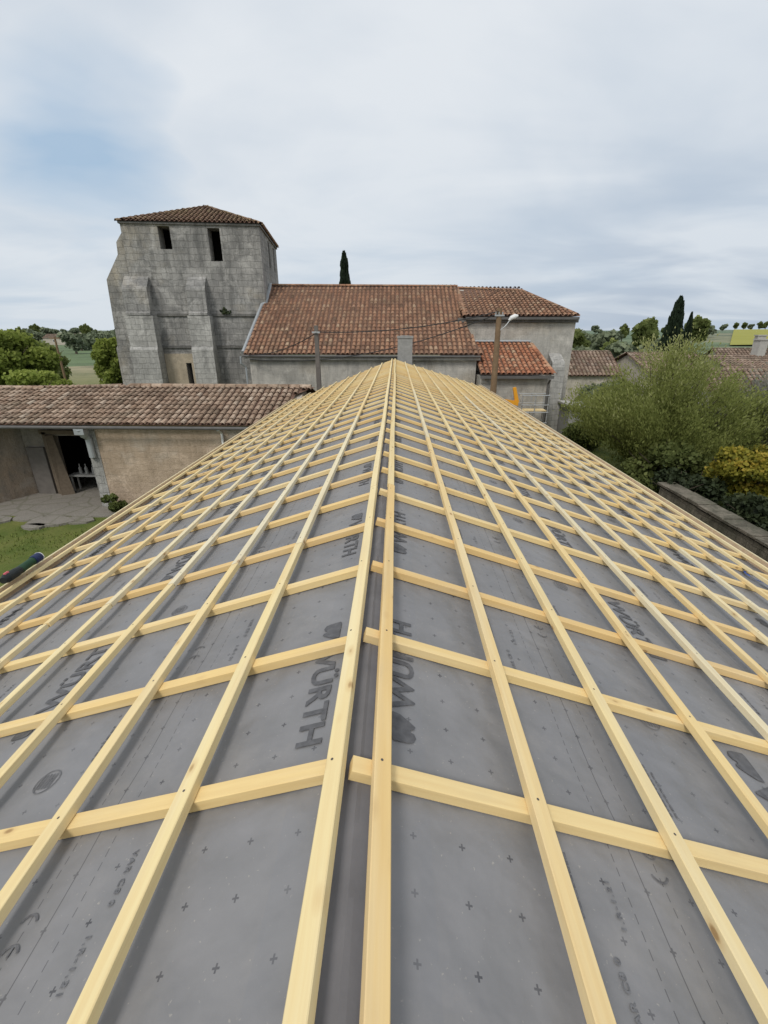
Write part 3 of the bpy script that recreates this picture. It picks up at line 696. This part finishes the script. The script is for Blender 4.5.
# right side wall with belfry openings, seen along
sub=MB(); wall_holes(sub,TD-.9,0,TZ,.9,[(2.3,3.0,9.3,10.75),(4.6,5.3,9.3,10.75)])
n0=len(g.v); g.v+=[(TW-y,x+.9,z) for x,y,z in sub.v]; g.f+=[tuple(n0+i for i in f) for f in sub.f]; g.t+=sub.t
g.box(0,.9,.9,TD,0,TZ); g.box(.9,TW-.9,TD-.9,TD,0,TZ)
tower=g.build('bell_tower',M['tower_stone']); tower.parent=church; tower.matrix_local=cinv@tw_m
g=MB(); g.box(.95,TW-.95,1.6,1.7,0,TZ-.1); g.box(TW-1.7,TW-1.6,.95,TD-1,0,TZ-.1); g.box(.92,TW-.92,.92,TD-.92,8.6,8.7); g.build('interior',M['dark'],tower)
def buttress(x0,x1,front):
    g=MB()
    g.prism([(0,0),(-front-.25,0),(-front-.20,4.55),(-front-.08,4.72),(-front-.03,6.36),(0,6.36)],x0-.10,x1+.10,'x')
    o=g.build('buttress',M['tower_pale'],tower)
    g=MB(); g.prism([(0,6.38),(-front-.06,6.38),(-front-.06,6.5),(-front+.05,6.56),(-front+.08,7.7),(-front+.12,7.8),(0,8.4)],x0,x1,'x')
    g.build('buttress_head',M['tower_stone'],o)
buttress(-.30,1.02,.72); buttress(3.12,4.14,.72)
# left projecting buttress: its stepped outline shows against the sky
g=MB(); g.prism([(0,0),(-1.75,0),(-1.68,4.6),(-1.58,4.75),(-1.42,8.25),(-.55,9.5),(-.50,10.1),(-.22,10.45),(0,10.7)],.35,1.75,'y'); g.build('buttress',M['tower_stone'],tower)
# string courses
g=MB()
for z in (6.36,4.62):
    for a,b in ((1.14,3.0),(4.26,TW+.0)): g.box(a,b,-.09,-.002,z,z+.13)
g.build('string_course',M['dark_stone'],tower)
g=MB(); g.box(1.14,3.30,-.05,-.003,.0,4.3); g.v=[(x,y,z) for x,y,z in g.v]
g2=MB(); g2.box(1.14,2.32,-.05,-.003,0,4.3); g2.box(2.64,3.0,-.05,-.003,0,4.3); g2.box(2.32,2.64,-.05,-.003,3.77,4.3); g2.build('render_panel',M['tower_tan'],tower)
g=MB(); g.box(-.08,TW+.08,-.08,TD+.08,TZ,TZ+.10); g.build('cornice',M['dark_stone'],tower)
e=.14; z0=TZ+.12; ap=(TW/2+.1,TD/2,12.6)
c=[(-e,-e,z0),(TW+e,-e,z0),(TW+e,TD+e,z0),(-e,TD+e,z0)]
o=tiled(tower,[[c[i],c[(i+1)%4],ap] for i in range(4)],[(c[i],ap) for i in range(4)],M['tiles_lichen'],None,.25,.36,61)
g=MB()
for x,y in ((5.0,-.15),(5.1,-.12)): pass
# weed tuft growing from the string course
rr=random.Random(4)
for i in range(60):
    x=5.0+rr.gauss(0,.12); z=6.5+abs(rr.gauss(0,.12)); y=-.12+rr.uniform(-.1,.05); s=.05
    g.quad((x-s,y,z-s),(x+s,y+rr.uniform(-s,s),z-s),(x+s,y,z+s),(x-s,y+rr.uniform(-s,s),z+s),rr.random())
g.build('weed_tuft',M['leaf_hedge'],tower,fix=False)

# ------------------------------------------------------------------ poles, lamp, wires
pole=empty('utility_pole',(4.27,20.2,0),label='brown wooden utility pole with small white street lamp in front of the choir',cat='utility pole')
g=MB(); g.tube([(.08,0,0),(.02,0,3.),(-.02,0,6.4)],[.16,.14,.105],12); g.build('post',M['pole_wood'],pole)
g=MB(); g.tube([(.05,-.05,5.55),(.25,-.1,5.72),(.45,-.1,5.98)],.022,8); g.build('lamp_arm',M['steel'],pole)
g=MB(); g.tube([(.38,-.1,5.94),(.46,-.1,6.03),(.62,-.1,6.10),(.74,-.1,6.12)],[.04,.085,.095,.04],12); g.build('lamp_head',M['white'],pole)
g=MB(); g.box(-.22,.18,-.13,-.09,6.10,6.16)
for x in (-.18,-.05,.1): g.tube([(x,-.11,6.16),(x,-.11,6.26)],.025,8)
g.build('bracket',M['steel'],pole)
cp=empty('concrete_post',(-3.3,19.8,0),label='grey concrete utility post standing before the nave wall',cat='utility post')
g=MB(); g.hexa([(-.12,-.12,0),(.12,-.12,0),(.12,.12,0),(-.12,.12,0),(-.075,-.075,5.75),(.075,-.075,5.75),(.075,.075,5.75),(-.075,.075,5.75)]); g.build('post',M['old_concrete'],cp)
g=MB(); g.box(-.16,.16,-.13,-.102,5.45,5.52); g.tube([(0,-.13,5.5),(0,-.2,5.5)],.03,8); g.build('bracket',M['steel'],cp)
def wire(a,b,sag,label,r=.02):
    a,b=V(a),V(b); pts=[a.lerp(b,i/16)+V((0,0,-sag*4*(i/16)*(1-i/16))) for i in range(17)]
    g=MB(); g.tube([tuple(p) for p in pts],r,5); tag(g.build('overhead_cable',M['wire']),label,'cable')
wire((4.2,20.1,6.28),(-3.3,19.7,5.5),.25,'thin black cable from the wooden pole to the concrete post')
wire((4.2,20.1,6.2),(-7.7,24.1,4.2),.7,'long sagging cable from the wooden pole to the nave corner')
wire((-3.3,19.7,5.45),(-7.7,24.1,4.4),.25,'thin cable from the concrete post to the nave corner')

# ------------------------------------------------------------------ yard by the sacristy
mx=empty('lifting_machine',(5.5,21.9,0),label='small orange machine with raised jointed arm beside the sacristy wall',cat='machine')
g=MB(); g.prism([(-.6,.35),(.55,.35),(.6,.8),(.1,1.5),(-.5,1.5)],-.35,.35,'y'); g.build('body',M['orange'],mx)
g=MB(); g.tube([(-.05,0,1.4),(-.05,0,2.25)],.09,10); g.build('mast',M['orange'],mx)
g=MB(); g.hexa([(-.45,-.09,2.42),(.38,-.09,2.22),(.38,.09,2.22),(-.45,.09,2.42),(-.45,-.09,2.55),(.38,-.09,2.42),(.38,.09,2.42),(-.45,.09,2.55)]); g.build('lower_arm',M['orange'],mx)
g=MB(); g.hexa([(.22,-.07,2.40),(.42,-.07,2.38),(.42,.07,2.38),(.22,.07,2.40),(.06,-.07,3.05),(.2,-.07,3.08),(.2,.07,3.08),(.06,.07,3.05)]); g.build('upper_arm',M['orange'],mx)
g=MB(); g.tube([(-.2,-.12,2.38),(-.2,.12,2.38)],.09,12); g.build('joint',M['black_plastic'],mx)
for sx in (-.42,.42):
    for sy in (-.4,.4):
        g=MB(); g.tube([(sx,sy-.09,.28),(sx,sy+.09,.28)],.28,18); g.build('wheel',M['black_plastic'],mx)
sf=empty('scaffold',(6.7,22.2,0),label='grey metal scaffold frame between the orange machine and the church',cat='scaffold')
for x in (-.62,.0,.62):
    for y in (-.3,.4):
        g=MB(); g.tube([(x,y,0),(x,y,2.75)],.026,8); g.build('upright',M['steel'],sf)
for z in (.9,1.4,1.9,2.25,2.7):
    for y in (-.3,.4):
        g=MB(); g.tube([(-.66,y-.04,z),(.66,y-.04,z)],.022,8); g.build('rail',M['steel'],sf)
g=MB(); g.box(-.6,.6,-.25,.35,1.945,1.985); g.build('deck',M['wood_yellow'],sf)
# little hut beyond the choir
hut=empty('garden_hut',(10.5,25.0,0),label='small concrete garden hut with pale door beyond the choir corner',cat='hut')
g=MB(); g.box(-1.15,.35,-.6,.9,0,1.75); g.build('wall',M['concrete'],hut)
g=MB(); g.hexa([(-1.35,-.8,1.83),(.5,-.8,1.70),(.5,1.1,1.70),(-1.35,1.1,1.83),(-1.35,-.8,1.93),(.5,-.8,1.80),(.5,1.1,1.80),(-1.35,1.1,1.93)]); g.build('roof_slab',M['pale_concrete'],hut)
g=MB(); g.box(-.02,.32,-.66,-.603,.02,1.6); d=g.build('door',M['white'],hut)
g=MB(); g.tube([(.05,-.68,.8),(.05,-.72,.8)],.02,8); g.build('handle',M['steel'],d)
g=MB(); g.box(-.35,-.06,-.65,-.603,.02,1.62); g.build('door_gap_shade',M['dark'],hut)  # solid near-black slab on the wall; doorway shade is its colour

# garden wall right of the building
gw=empty('garden_wall',(8.3,9,0),label='low mossy rubble wall below the yellow shrub on the right',cat='wall')
g=MB()
for i in range(19):
    ya=-7+i*.6; x0=.35-.015*ya*0; zz=1.02+.05*mnoise.noise(V((i*.7,0,0)))
    g.box(0,.42,ya,ya+.597,0,zz,random.random())
g.build('wall',M['rubble'],gw)
g=MB()
for i in range(23):
    ya=-7+i*.5; g.box(-.05+random.uniform(-.02,.02),.47,ya+.01,ya+.49,1.08,1.13+random.uniform(0,.05),random.random())
g.build('coping',M['rubble'],gw)

# ------------------------------------------------------------------ plants
def leaves(g,blobs,n,size,rnd,up=0.,shell=.55):
    tot=sum(b[3]*b[4]*b[5] for b in blobs)
    for (cx,cy,cz,rx,ry,rz) in blobs:
        m=int(n*rx*ry*rz/tot)+1; br=rnd.uniform(-.12,.12)
        for i in range(m):
            while 1:
                a,b,c=(rnd.uniform(-1,1) for _ in range(3)); r=a*a+b*b+c*c
                if .01<r<=1: break
            r=math.sqrt(r); k=(r**shell)/r*(1+.18*rnd.gauss(0,1)*rnd.random())
            a,b,c=a*k,b*k,c*k
            p=V((cx+a*rx,cy+b*ry,cz+c*rz))
            nn=V((rnd.gauss(0,1),rnd.gauss(0,1),rnd.gauss(0,1)+.4)).normalized(); t1=nn.cross(V((rnd.gauss(0,1),rnd.gauss(0,1),rnd.gauss(0,1)))).normalized(); t2=nn.cross(t1)
            if up: t1=(V((rnd.gauss(0,.35),rnd.gauss(0,.35),1))).normalized(); t2=t1.cross(nn).normalized()
            s=size*rnd.uniform(.6,1.4); l=s*(1+up*2.5); w=s*(1-.55*min(1,up))
            tt=min(1,max(0,.42+.38*c+br+rnd.gauss(0,.16)))  # tint rises with height in each clump: top light and under-shade painted in
            g.quad(p-t1*l-t2*w*.3,p-t2*w+t1*l*.1,p+t1*l,p+t2*w,tt)
def crown_blobs(rnd,w,h,z,n,k=.42):
    bl=[]
    for i in range(n):
        a=rnd.uniform(0,6.28); r=rnd.random()**.5*w*(1-k*.8); t=rnd.uniform(-1,1)
        s=rnd.uniform(.65,1.15)*k
        rr=r*math.sqrt(max(.1,1-t*t*.8))
        bl.append((rr*math.cos(a),rr*math.sin(a),z+t*h*(1-s),w*s,w*s,h*s*.95))
    return bl
def branches(g,rnd,z0,top,w,n,r):
    g.tube([(0,0,0),(.03*w,0,z0*.5),(0,.02*w,z0),(0,0,(z0+top)*.5),(0.02,0,top*.92)],[r*1.25,r,r*.85,r*.5,r*.12],8)
    for i in range(n):
        a=i*2.4+rnd.uniform(-.3,.3); zb=z0*.7+(top-z0)*.5*i/n; q=rnd.uniform(.55,.85)*w
        g.tube([(0,0,zb),(math.cos(a)*q*.45,math.sin(a)*q*.45,zb+(top-zb)*.35),(math.cos(a)*q,math.sin(a)*q,zb+(top-zb)*.62)],[r*.45,r*.28,r*.08],6)
def tree(name,loc,w,h,z0,mat,n,size,label,cat='tree',seed=1,nb=14,group=None,k=.42,up=0.,shell=.55):
    rnd=random.Random(seed); t=empty(name,loc,label=label,cat=cat,group=group)
    g=MB(); branches(g,rnd,z0,z0+2*h,w,7,max(.05,w*.05)); g.build('trunk',M['bark'],t)
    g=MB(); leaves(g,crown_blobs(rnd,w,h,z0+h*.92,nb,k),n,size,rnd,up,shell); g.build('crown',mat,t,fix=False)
    return t
# big feathery tree on the right
def feathery(name,loc,label,seed,w,top,n,mat):
    rnd=random.Random(seed); t=empty(name,loc,label=label,cat='tree')
    g=MB(); g2=MB()
    NB=62
    for i in range(NB):
        a=rnd.uniform(0,6.28); q=w*rnd.random()**.55; tz=top*(1-.50*(q/w)**1.7)*rnd.uniform(.70,1.04)
        P0=V((rnd.uniform(-.25,.25),rnd.uniform(-.25,.25),0)); P3=V((math.cos(a)*q,math.sin(a)*q,tz)); P1=V((P3.x*.25,P3.y*.25,tz*.35)); P2=V((P3.x*.75,P3.y*.75,tz*.7))
        bez=lambda s:P0*(1-s)**3+P1*3*s*(1-s)**2+P2*3*s*s*(1-s)+P3*s**3
        g.tube([tuple(bez(s)) for s in (0,.25,.5,.75,1)],[.05,.035,.025,.015,.004],5)
        br=rnd.uniform(-.15,.15)
        for j in range(n//NB):
            s=rnd.uniform(.14,1.03); c=bez(min(1,s)); sp=.14+.40*(1-abs(s-.5))*rnd.random()
            gg=lambda q:max(-1.9,min(1.9,rnd.gauss(0,q))); p=c+V((gg(1),gg(1),gg(.8)))*sp
            if p.z<.25: continue
            d=(V((c.x,c.y,.0)).normalized()*.5+V((rnd.gauss(0,.35),rnd.gauss(0,.35),.9))).normalized() if c.length>0 else V((0,0,1))
            sd=d.cross(V((rnd.gauss(0,1),rnd.gauss(0,1),rnd.gauss(0,1)))).normalized(); l=rnd.uniform(.035,.085); wd=rnd.uniform(.014,.032)
            tt=min(1,max(0,.10+.62*p.z/top+.25*(p.length/top-.5)+br+rnd.gauss(0,.13)))  # dark base, paler top: shading of the crown painted into leaf tint
            g2.quad(p-d*l,p+sd*wd,p+d*l,p-sd*wd,tt)
    g.build('trunk',M['bark'],t); g2.build('crown',mat,t,fix=False); return t
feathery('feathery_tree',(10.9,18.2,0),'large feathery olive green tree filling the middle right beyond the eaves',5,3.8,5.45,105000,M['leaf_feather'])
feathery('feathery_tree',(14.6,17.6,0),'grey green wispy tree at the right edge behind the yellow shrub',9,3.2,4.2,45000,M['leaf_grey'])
tree('leafy_bush',(9.5,15.6,0),1.6,1.1,.0,M['leaf_mid'],6500,.07,'mid green bush at the foot of the large feathery tree','bush',21,12)
tree('yellow_shrub',(11.1,13.5,0),1.45,.85,.65,M['leaf_yellow'],12000,.05,'bright yellow green shrub above the garden wall','shrub',22,12)
tree('rough_bush',(9.6,22.0,0),1.3,.9,.0,M['leaf_mid'],5000,.06,'rough green bush growing against the garden hut','bush',29,12)
tree('rough_bush',(12.6,27.5,0),2.0,1.5,.0,M['leaf_far'],6000,.09,'wide grey green bush in front of the pale walled house','bush',37,14)
tree('yellow_shrub',(12.9,14.6,0),1.3,.8,.7,M['leaf_yellow'],5000,.05,'second yellow shrub farther right, behind the brighter one','shrub',27,12)
tree('dark_hedge',(10.0,11.7,0),1.15,.75,.0,M['leaf_hedge'],5200,.06,'dark hedge bush between garden wall and yellow shrub','hedge',23,12)
tree('bramble_bush',(8.95,13.6,0),1.1,.8,.0,M['leaf_hedge'],4200,.05,'dark bramble hiding the far end of the garden wall','bush',28,10)
tree('dark_hedge',(9.9,9.6,0),1.0,.7,.0,M['leaf_hedge'],4200,.06,'dark hedge bush nearest the right edge of the photo','hedge',24,12)
tree('dark_hedge',(9.8,13.9,0),1.0,.75,.0,M['leaf_hedge'],4200,.06,'dark hedge bush just left of the yellow shrub','hedge',25,12)
tree('doorway_weed',(-9.15,13.35,0),.38,.35,.02,M['leaf_mid'],900,.045,'small green bush at the foot of the tan shed wall','bush',26,7)
# left
tree('round_tree',(-18.7,31,0),1.75,2.0,1.4,M['leaf_bright'],15000,.095,'rounded bright green tree just left of the bell tower','tree',31,26,k=.36)
tree('broad_tree',(-27.8,33,0),3.0,2.35,1.2,M['leaf_bright'],16000,.12,'tallest bright green tree at the left edge','tree',32,28,k=.34)
tree('broad_tree',(-23.6,30,0),2.4,1.45,.5,M['leaf_bright'],11000,.10,'lower olive green tree in front of the tallest one on the left','tree',33,22,k=.36)
tree('broad_tree',(-21.0,29,0),1.5,.95,.6,M['leaf_mid'],7000,.10,'short bushy tree between the olive tree and the round tree','tree',34,18,k=.38)
tree('broad_tree',(-35,44,0),4.0,2.2,.8,M['leaf_mid'],8000,.16,'green tree farther back on the far left','tree',35,20,k=.36)
tree('grey_bush',(-20.0,26,0),1.3,.9,.7,M['leaf_grey'],3500,.09,'pale grey green bush beneath the round tree','bush',36,10)
# cypresses
def cypress(loc,w,h,label,seed,n=5200):
    rnd=random.Random(seed); t=empty('cypress_tree',loc,label=label,cat='cypress')
    g=MB(); g.tube([(0,0,0),(0,0,h*.9)],[w*.16,.02],7); g.build('trunk',M['bark'],t)
    g=MB()
    for i in range(n):
        s=rnd.random()**.85; z=h*(.06+.94*s); r=w*(1-s**2.2)**.7*(.75+.35*mnoise.noise(V((s*9,seed,0))))*rnd.uniform(.55,1.05); a=rnd.uniform(0,6.28)
        p=V((math.cos(a)*r,math.sin(a)*r,z)); d=V((math.cos(a)*.25,math.sin(a)*.25,1)).normalized(); sd=d.cross(V((rnd.gauss(0,1),rnd.gauss(0,1),0)).normalized()); l=h*.022*rnd.uniform(.7,1.6)
        g.quad(p-d*l,p+sd*l*.4,p+d*l,p-sd*l*.4,min(1,max(0,rnd.gauss(.45,.22)+.2*math.cos(a-2.2))))  # cosine term paints one side of the crown as if lit
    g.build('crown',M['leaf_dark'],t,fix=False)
cypress((-4.15,40,0),.95,11.15,'lone dark cypress rising behind the nave ridge',41)
cypress((25.6,45,0),1.35,8.35,'taller dark cypress at centre right above the feathery tree',42)
cypress((26.9,45,0),.62,7.05,'shorter slim cypress just right of the taller one',43,2500)
cypress((24.8,45,0),.6,5.4,'low dark cypress at the left foot of the taller one',44,2500)

# far trees: three kinds, copied
protos=[]
for s,(w,h,z0,mt) in enumerate(((2.6,2.0,.8,M['leaf_far']),(2.0,2.3,1.0,M['leaf_mid']),(3.4,1.7,.4,M['leaf_far']))):
    rnd=random.Random(90+s); t=empty('distant_tree')
    g=MB(); g.tube([(0,0,0),(0,0,z0+h)],[.25,.1],6); g.build('trunk',M['bark'],t)
    g=MB(); leaves(g,crown_blobs(rnd,w,h,z0+h*.9,11,.42),1100,.30,rnd); g.build('crown',mt,t,fix=False); protos.append(t)
used=[0,0,0]; rnd=random.Random(12)
def far(x,y,s,kind,label,group,zs=1.):
    t=protos[kind] if not used[kind] else copy_tree(protos[kind]); used[kind]=1
    t.location=(x,y,hgt(x,y)-.2); t.scale=(s,s,s*zs); t.rotation_euler=(0,0,rnd.uniform(0,6)); tag(t,label,'tree',group)
for (px,Y,s,k) in ((590,60,1.0,0),(612,62,.95,1),(628,58,1.15,0),(648,60,1.15,2),(600,95,1.5,0),(575,80,1.2,1),(640,100,1.6,1),(665,80,1.2,0),(700,75,.8,2)):
    far((px-396)*Y*.93/445,Y,s,k,'leafy tree in the belt between church and cypresses','trees behind the feathery tree',.95)
for (px,Y,s_,lab) in ((655,27,.42,'small rounded tree among the brown roofs, left of the cypresses'),(722,34,.38,'small rounded tree between the two nearer brown roofs'),(762,27,.40,'small rounded tree below the brown roof at the right edge'),(628,33,.5,'small rounded tree beside the pale walled house')):
    far((px-396)*Y*.93/445,Y,s_,1,lab,None)
for px in (716,727,742,756,765,773,735,782,750):
    Y=rnd.uniform(960,1080); far((px-396)*Y*.93/445,Y,3.0+1.5*rnd.random(),rnd.randrange(2),'small dark tree on the skyline above the yellow field','trees along the crest of the yellow field')
for i in range(26):
    px=rnd.uniform(-20,130); Y=rnd.uniform(95,520); far((px-396)*Y*.93/445,Y,rnd.uniform(1.0,2.0),rnd.randrange(3),'small distant tree among the fields left of the tower','trees among the far fields on the left')
for i in range(22):
    px=rnd.uniform(560,725); Y=rnd.uniform(140,620); far((px-396)*Y*.93/445,Y,rnd.uniform(1.2,2.2),rnd.randrange(3),'small distant tree on the horizon right of the church','trees on the horizon right of the church')

# ------------------------------------------------------------------ houses
def village_house(x,y,w,d,ez,rzh,rot,label,seed,mat=None,chim=True,wins=2):
    h=empty('village_house',(x,y,0),R(rot),label=label,cat='house')
    g=MB(); g.box(-w/2,w/2,-d/2,d/2,0,ez); g.prism([(-d/2,ez),(d/2,ez),(0,rzh-.1)],-w/2,w/2,'x'); g.build('wall',M['house_wall'],h)
    e=.25; zz=ez-.02
    tiled(h,[[(-w/2-e,-d/2-e,zz),(w/2+e,-d/2-e,zz),(w/2+e,0,rzh),(-w/2-e,0,rzh)],[(w/2+e,d/2+e,zz),(-w/2-e,d/2+e,zz),(-w/2-e,0,rzh),(w/2+e,0,rzh)]],[((-w/2-e,0,rzh+.02),(w/2+e,0,rzh+.02))],mat or M['tiles_far'],None,.30,.42,seed)
    if chim:
        g=MB(); cx=-w*.04; g.box(cx-.35,cx+.35,-.3,.3,rzh-.5,rzh+1.15); g.box(cx-.42,cx+.42,-.36,.36,rzh+1.153,rzh+1.25); c=g.build('chimney',M['pale_concrete'],h)
    for i in range(wins):
        g=MB(); cx=-w/2+w*(i+.5)/wins; g.box(cx-.42,cx+.42,-d/2-.03,-d/2-.003,ez*.45,ez*.45+1.0); f=g.build('window',M['white'],h)
        g=MB(); g.box(cx-.33,cx-.03,-d/2-.036,-d/2-.032,ez*.45+.09,ez*.45+.91); g.box(cx+.03,cx+.33,-d/2-.036,-d/2-.032,ez*.45+.09,ez*.45+.91); g.build('pane',M['dark'],f)
    return h
village_house(28.9,38,9.0,6.5,2.6,3.75,8,'brown roofed house with pale chimney against the yellow field',101)
village_house(23.4,31,6.5,5,2.1,3.25,-12,'low house with mottled brown roof right of the cypresses',102,chim=False)
village_house(27.8,29.5,5.5,6,1.7,3.1,70,'brown roofed house at the right edge, set sideways',103,chim=False)
village_house(22.0,40,6,5,2.6,3.9,15,'brown roofed house half hidden behind the cypresses',104,chim=False)
village_house(15.2,40,5,5.5,2.3,4.0,0,'small house with reddish roof just right of the choir',105,None,False,0)
village_house(35.5,47,8,6,2.6,4.0,-10,'farther brown roofed house beyond the chimney house',106)
for i,(px,Y) in enumerate(((52,210),(66,240),(40,300))):
    village_house((px-396)*Y*.93/445,Y,9,7,3,4.6,rnd.uniform(-30,30),['far pale farmhouse left of the distant pole','far pale farmhouse right of the distant pole','farthest pale farmhouse near the left horizon'][i],110+i,None,False,1)
lp=empty('distant_pole',(-29.8,41,0),label='slim dark pole between the trees on the left',cat='utility pole')
g=MB(); g.tube([(0,0,0),(0,0,5.1)],[.11,.08],8); g.build('post',M['pole_wood'],lp)
g=MB(); g.box(-.45,.45,-.05,.05,4.95,5.05); g.build('crossbar',M['pole_wood'],lp)

# ------------------------------------------------------------------ camera, light, sky
cam=bpy.data.cameras.new('camera'); co=bpy.data.objects.new('camera',cam); COL.objects.link(co); sc.camera=co
cam.sensor_fit='VERTICAL'; cam.sensor_height=36; cam.lens=445/1024*36; cam.clip_end=6000; cam.clip_start=.05
pit=math.atan(180/445); yaw=math.atan(12*math.cos(pit)/445)
co.location=(0,0,H); co.rotation_euler=(math.pi/2-pit,0,yaw)

SE,SAZ=R(48),R(205)      # sun height, compass-like direction (from +Y clockwise)
w=bpy.data.worlds.new('World'); sc.world=w; w.use_nodes=True; t=w.node_tree; nd=t.nodes; bg=nd['Background']
class WN(NT):
    def __init__(s): s.t=t; s.n=nd
W=WN()
sky=W.a('ShaderNodeTexSky',sky_type='NISHITA'); sky.sun_disc=False; sky.sun_elevation=SE; sky.sun_rotation=SAZ; sky.dust_density=2
tc=W.a('ShaderNodeTexCoord').outputs['Generated']
sx=W.a('ShaderNodeSeparateXYZ'); W.l(tc,sx.inputs[0]); X,Y,Z=sx.outputs
zz=W.math('ADD',W.math('MAXIMUM',Z,0),.16)
cv=W.a('ShaderNodeCombineXYZ'); W.l(W.math('DIVIDE',X,zz),cv.inputs[0]); W.l(W.math('DIVIDE',Y,zz),cv.inputs[1])
c1=W.noise(W.scale(cv.outputs[0],.7,.8,1),.9,6,.52,.5)
c2=W.noise(W.scale(cv.outputs[0],.5,.8,1),1.5,4,.5,.4)
fac=W.math('ADD',W.math('MULTIPLY',c1,.65),W.math('MULTIPLY',c2,.35))
elev=W.ramp(W.math('MAXIMUM',Z,0),(0,0),(.30,.55),(.75,1))
lo=W.mix(elev,(.50,.60,.71),(.66,.705,.765)); hi=W.mix(elev,(.71,.76,.81),(.85,.87,.895))
cl=W.mix(W.ramp(fac,(.36,0),(.54,1)),lo,hi)
# darker bank low on the right
bank=W.math('MULTIPLY',W.ramp(X,(.0,0),(.45,1)),W.ramp(Z,(.05,1),(.34,0)))
cl=W.mix(W.math('MULTIPLY',bank,W.ramp(c2,(.42,.9),(.62,.15))),cl,(.45,.52,.62))
def holed(d,size,soft):
    dd=V(d).normalized(); dp=W.a('ShaderNodeVectorMath',operation='DOT_PRODUCT'); W.l(tc,dp.inputs[0]); dp.inputs[1].default_value=dd
    q=W.math('SUBTRACT',dp.outputs['Value'],math.cos(R(size)))
    return W.ramp(W.math('ADD',W.math('MULTIPLY',q,soft),W.math('MULTIPLY',W.math('SUBTRACT',c2,.48),2.6)),(.0,0),(.75,1))
cyw,syw=math.cos(yaw),math.sin(yaw)
def ray(px,py):
    a=(px-384)/445;u=-(py-512)/445; yf=math.cos(pit)+u*math.sin(pit); z=-math.sin(pit)+u*math.cos(pit)
    return (a*cyw-yf*syw,a*syw+yf*cyw,z)
h1=holed(ray(80,125),8,55)
skyc=W.mix(1.0,sky.outputs[0],(.105,.105,.105),'MULTIPLY')
skyc=W.mix(.35,(.30,.52,.76),skyc)
cl=W.mix(W.math('MULTIPLY',h1,.68),cl,skyc)
cl=W.mix(.08,cl,skyc)
out=W.mix(1.0,cl,(10,10,10),'MULTIPLY')
W.l(out,bg.inputs['Color']); bg.inputs['Strength'].default_value=.1
L=bpy.data.lights.new('sun','SUN'); L.energy=1.7; L.angle=R(14); L.color=(1,.96,.90); lo_=bpy.data.objects.new('sun',L); COL.objects.link(lo_)
d=V((math.sin(SAZ)*math.cos(SE),math.cos(SAZ)*math.cos(SE),math.sin(SE)))
lo_.rotation_euler=d.to_track_quat('Z','Y').to_euler()
sc.view_settings.view_transform='Standard'; sc.view_settings.look='None'; sc.view_settings.exposure=0
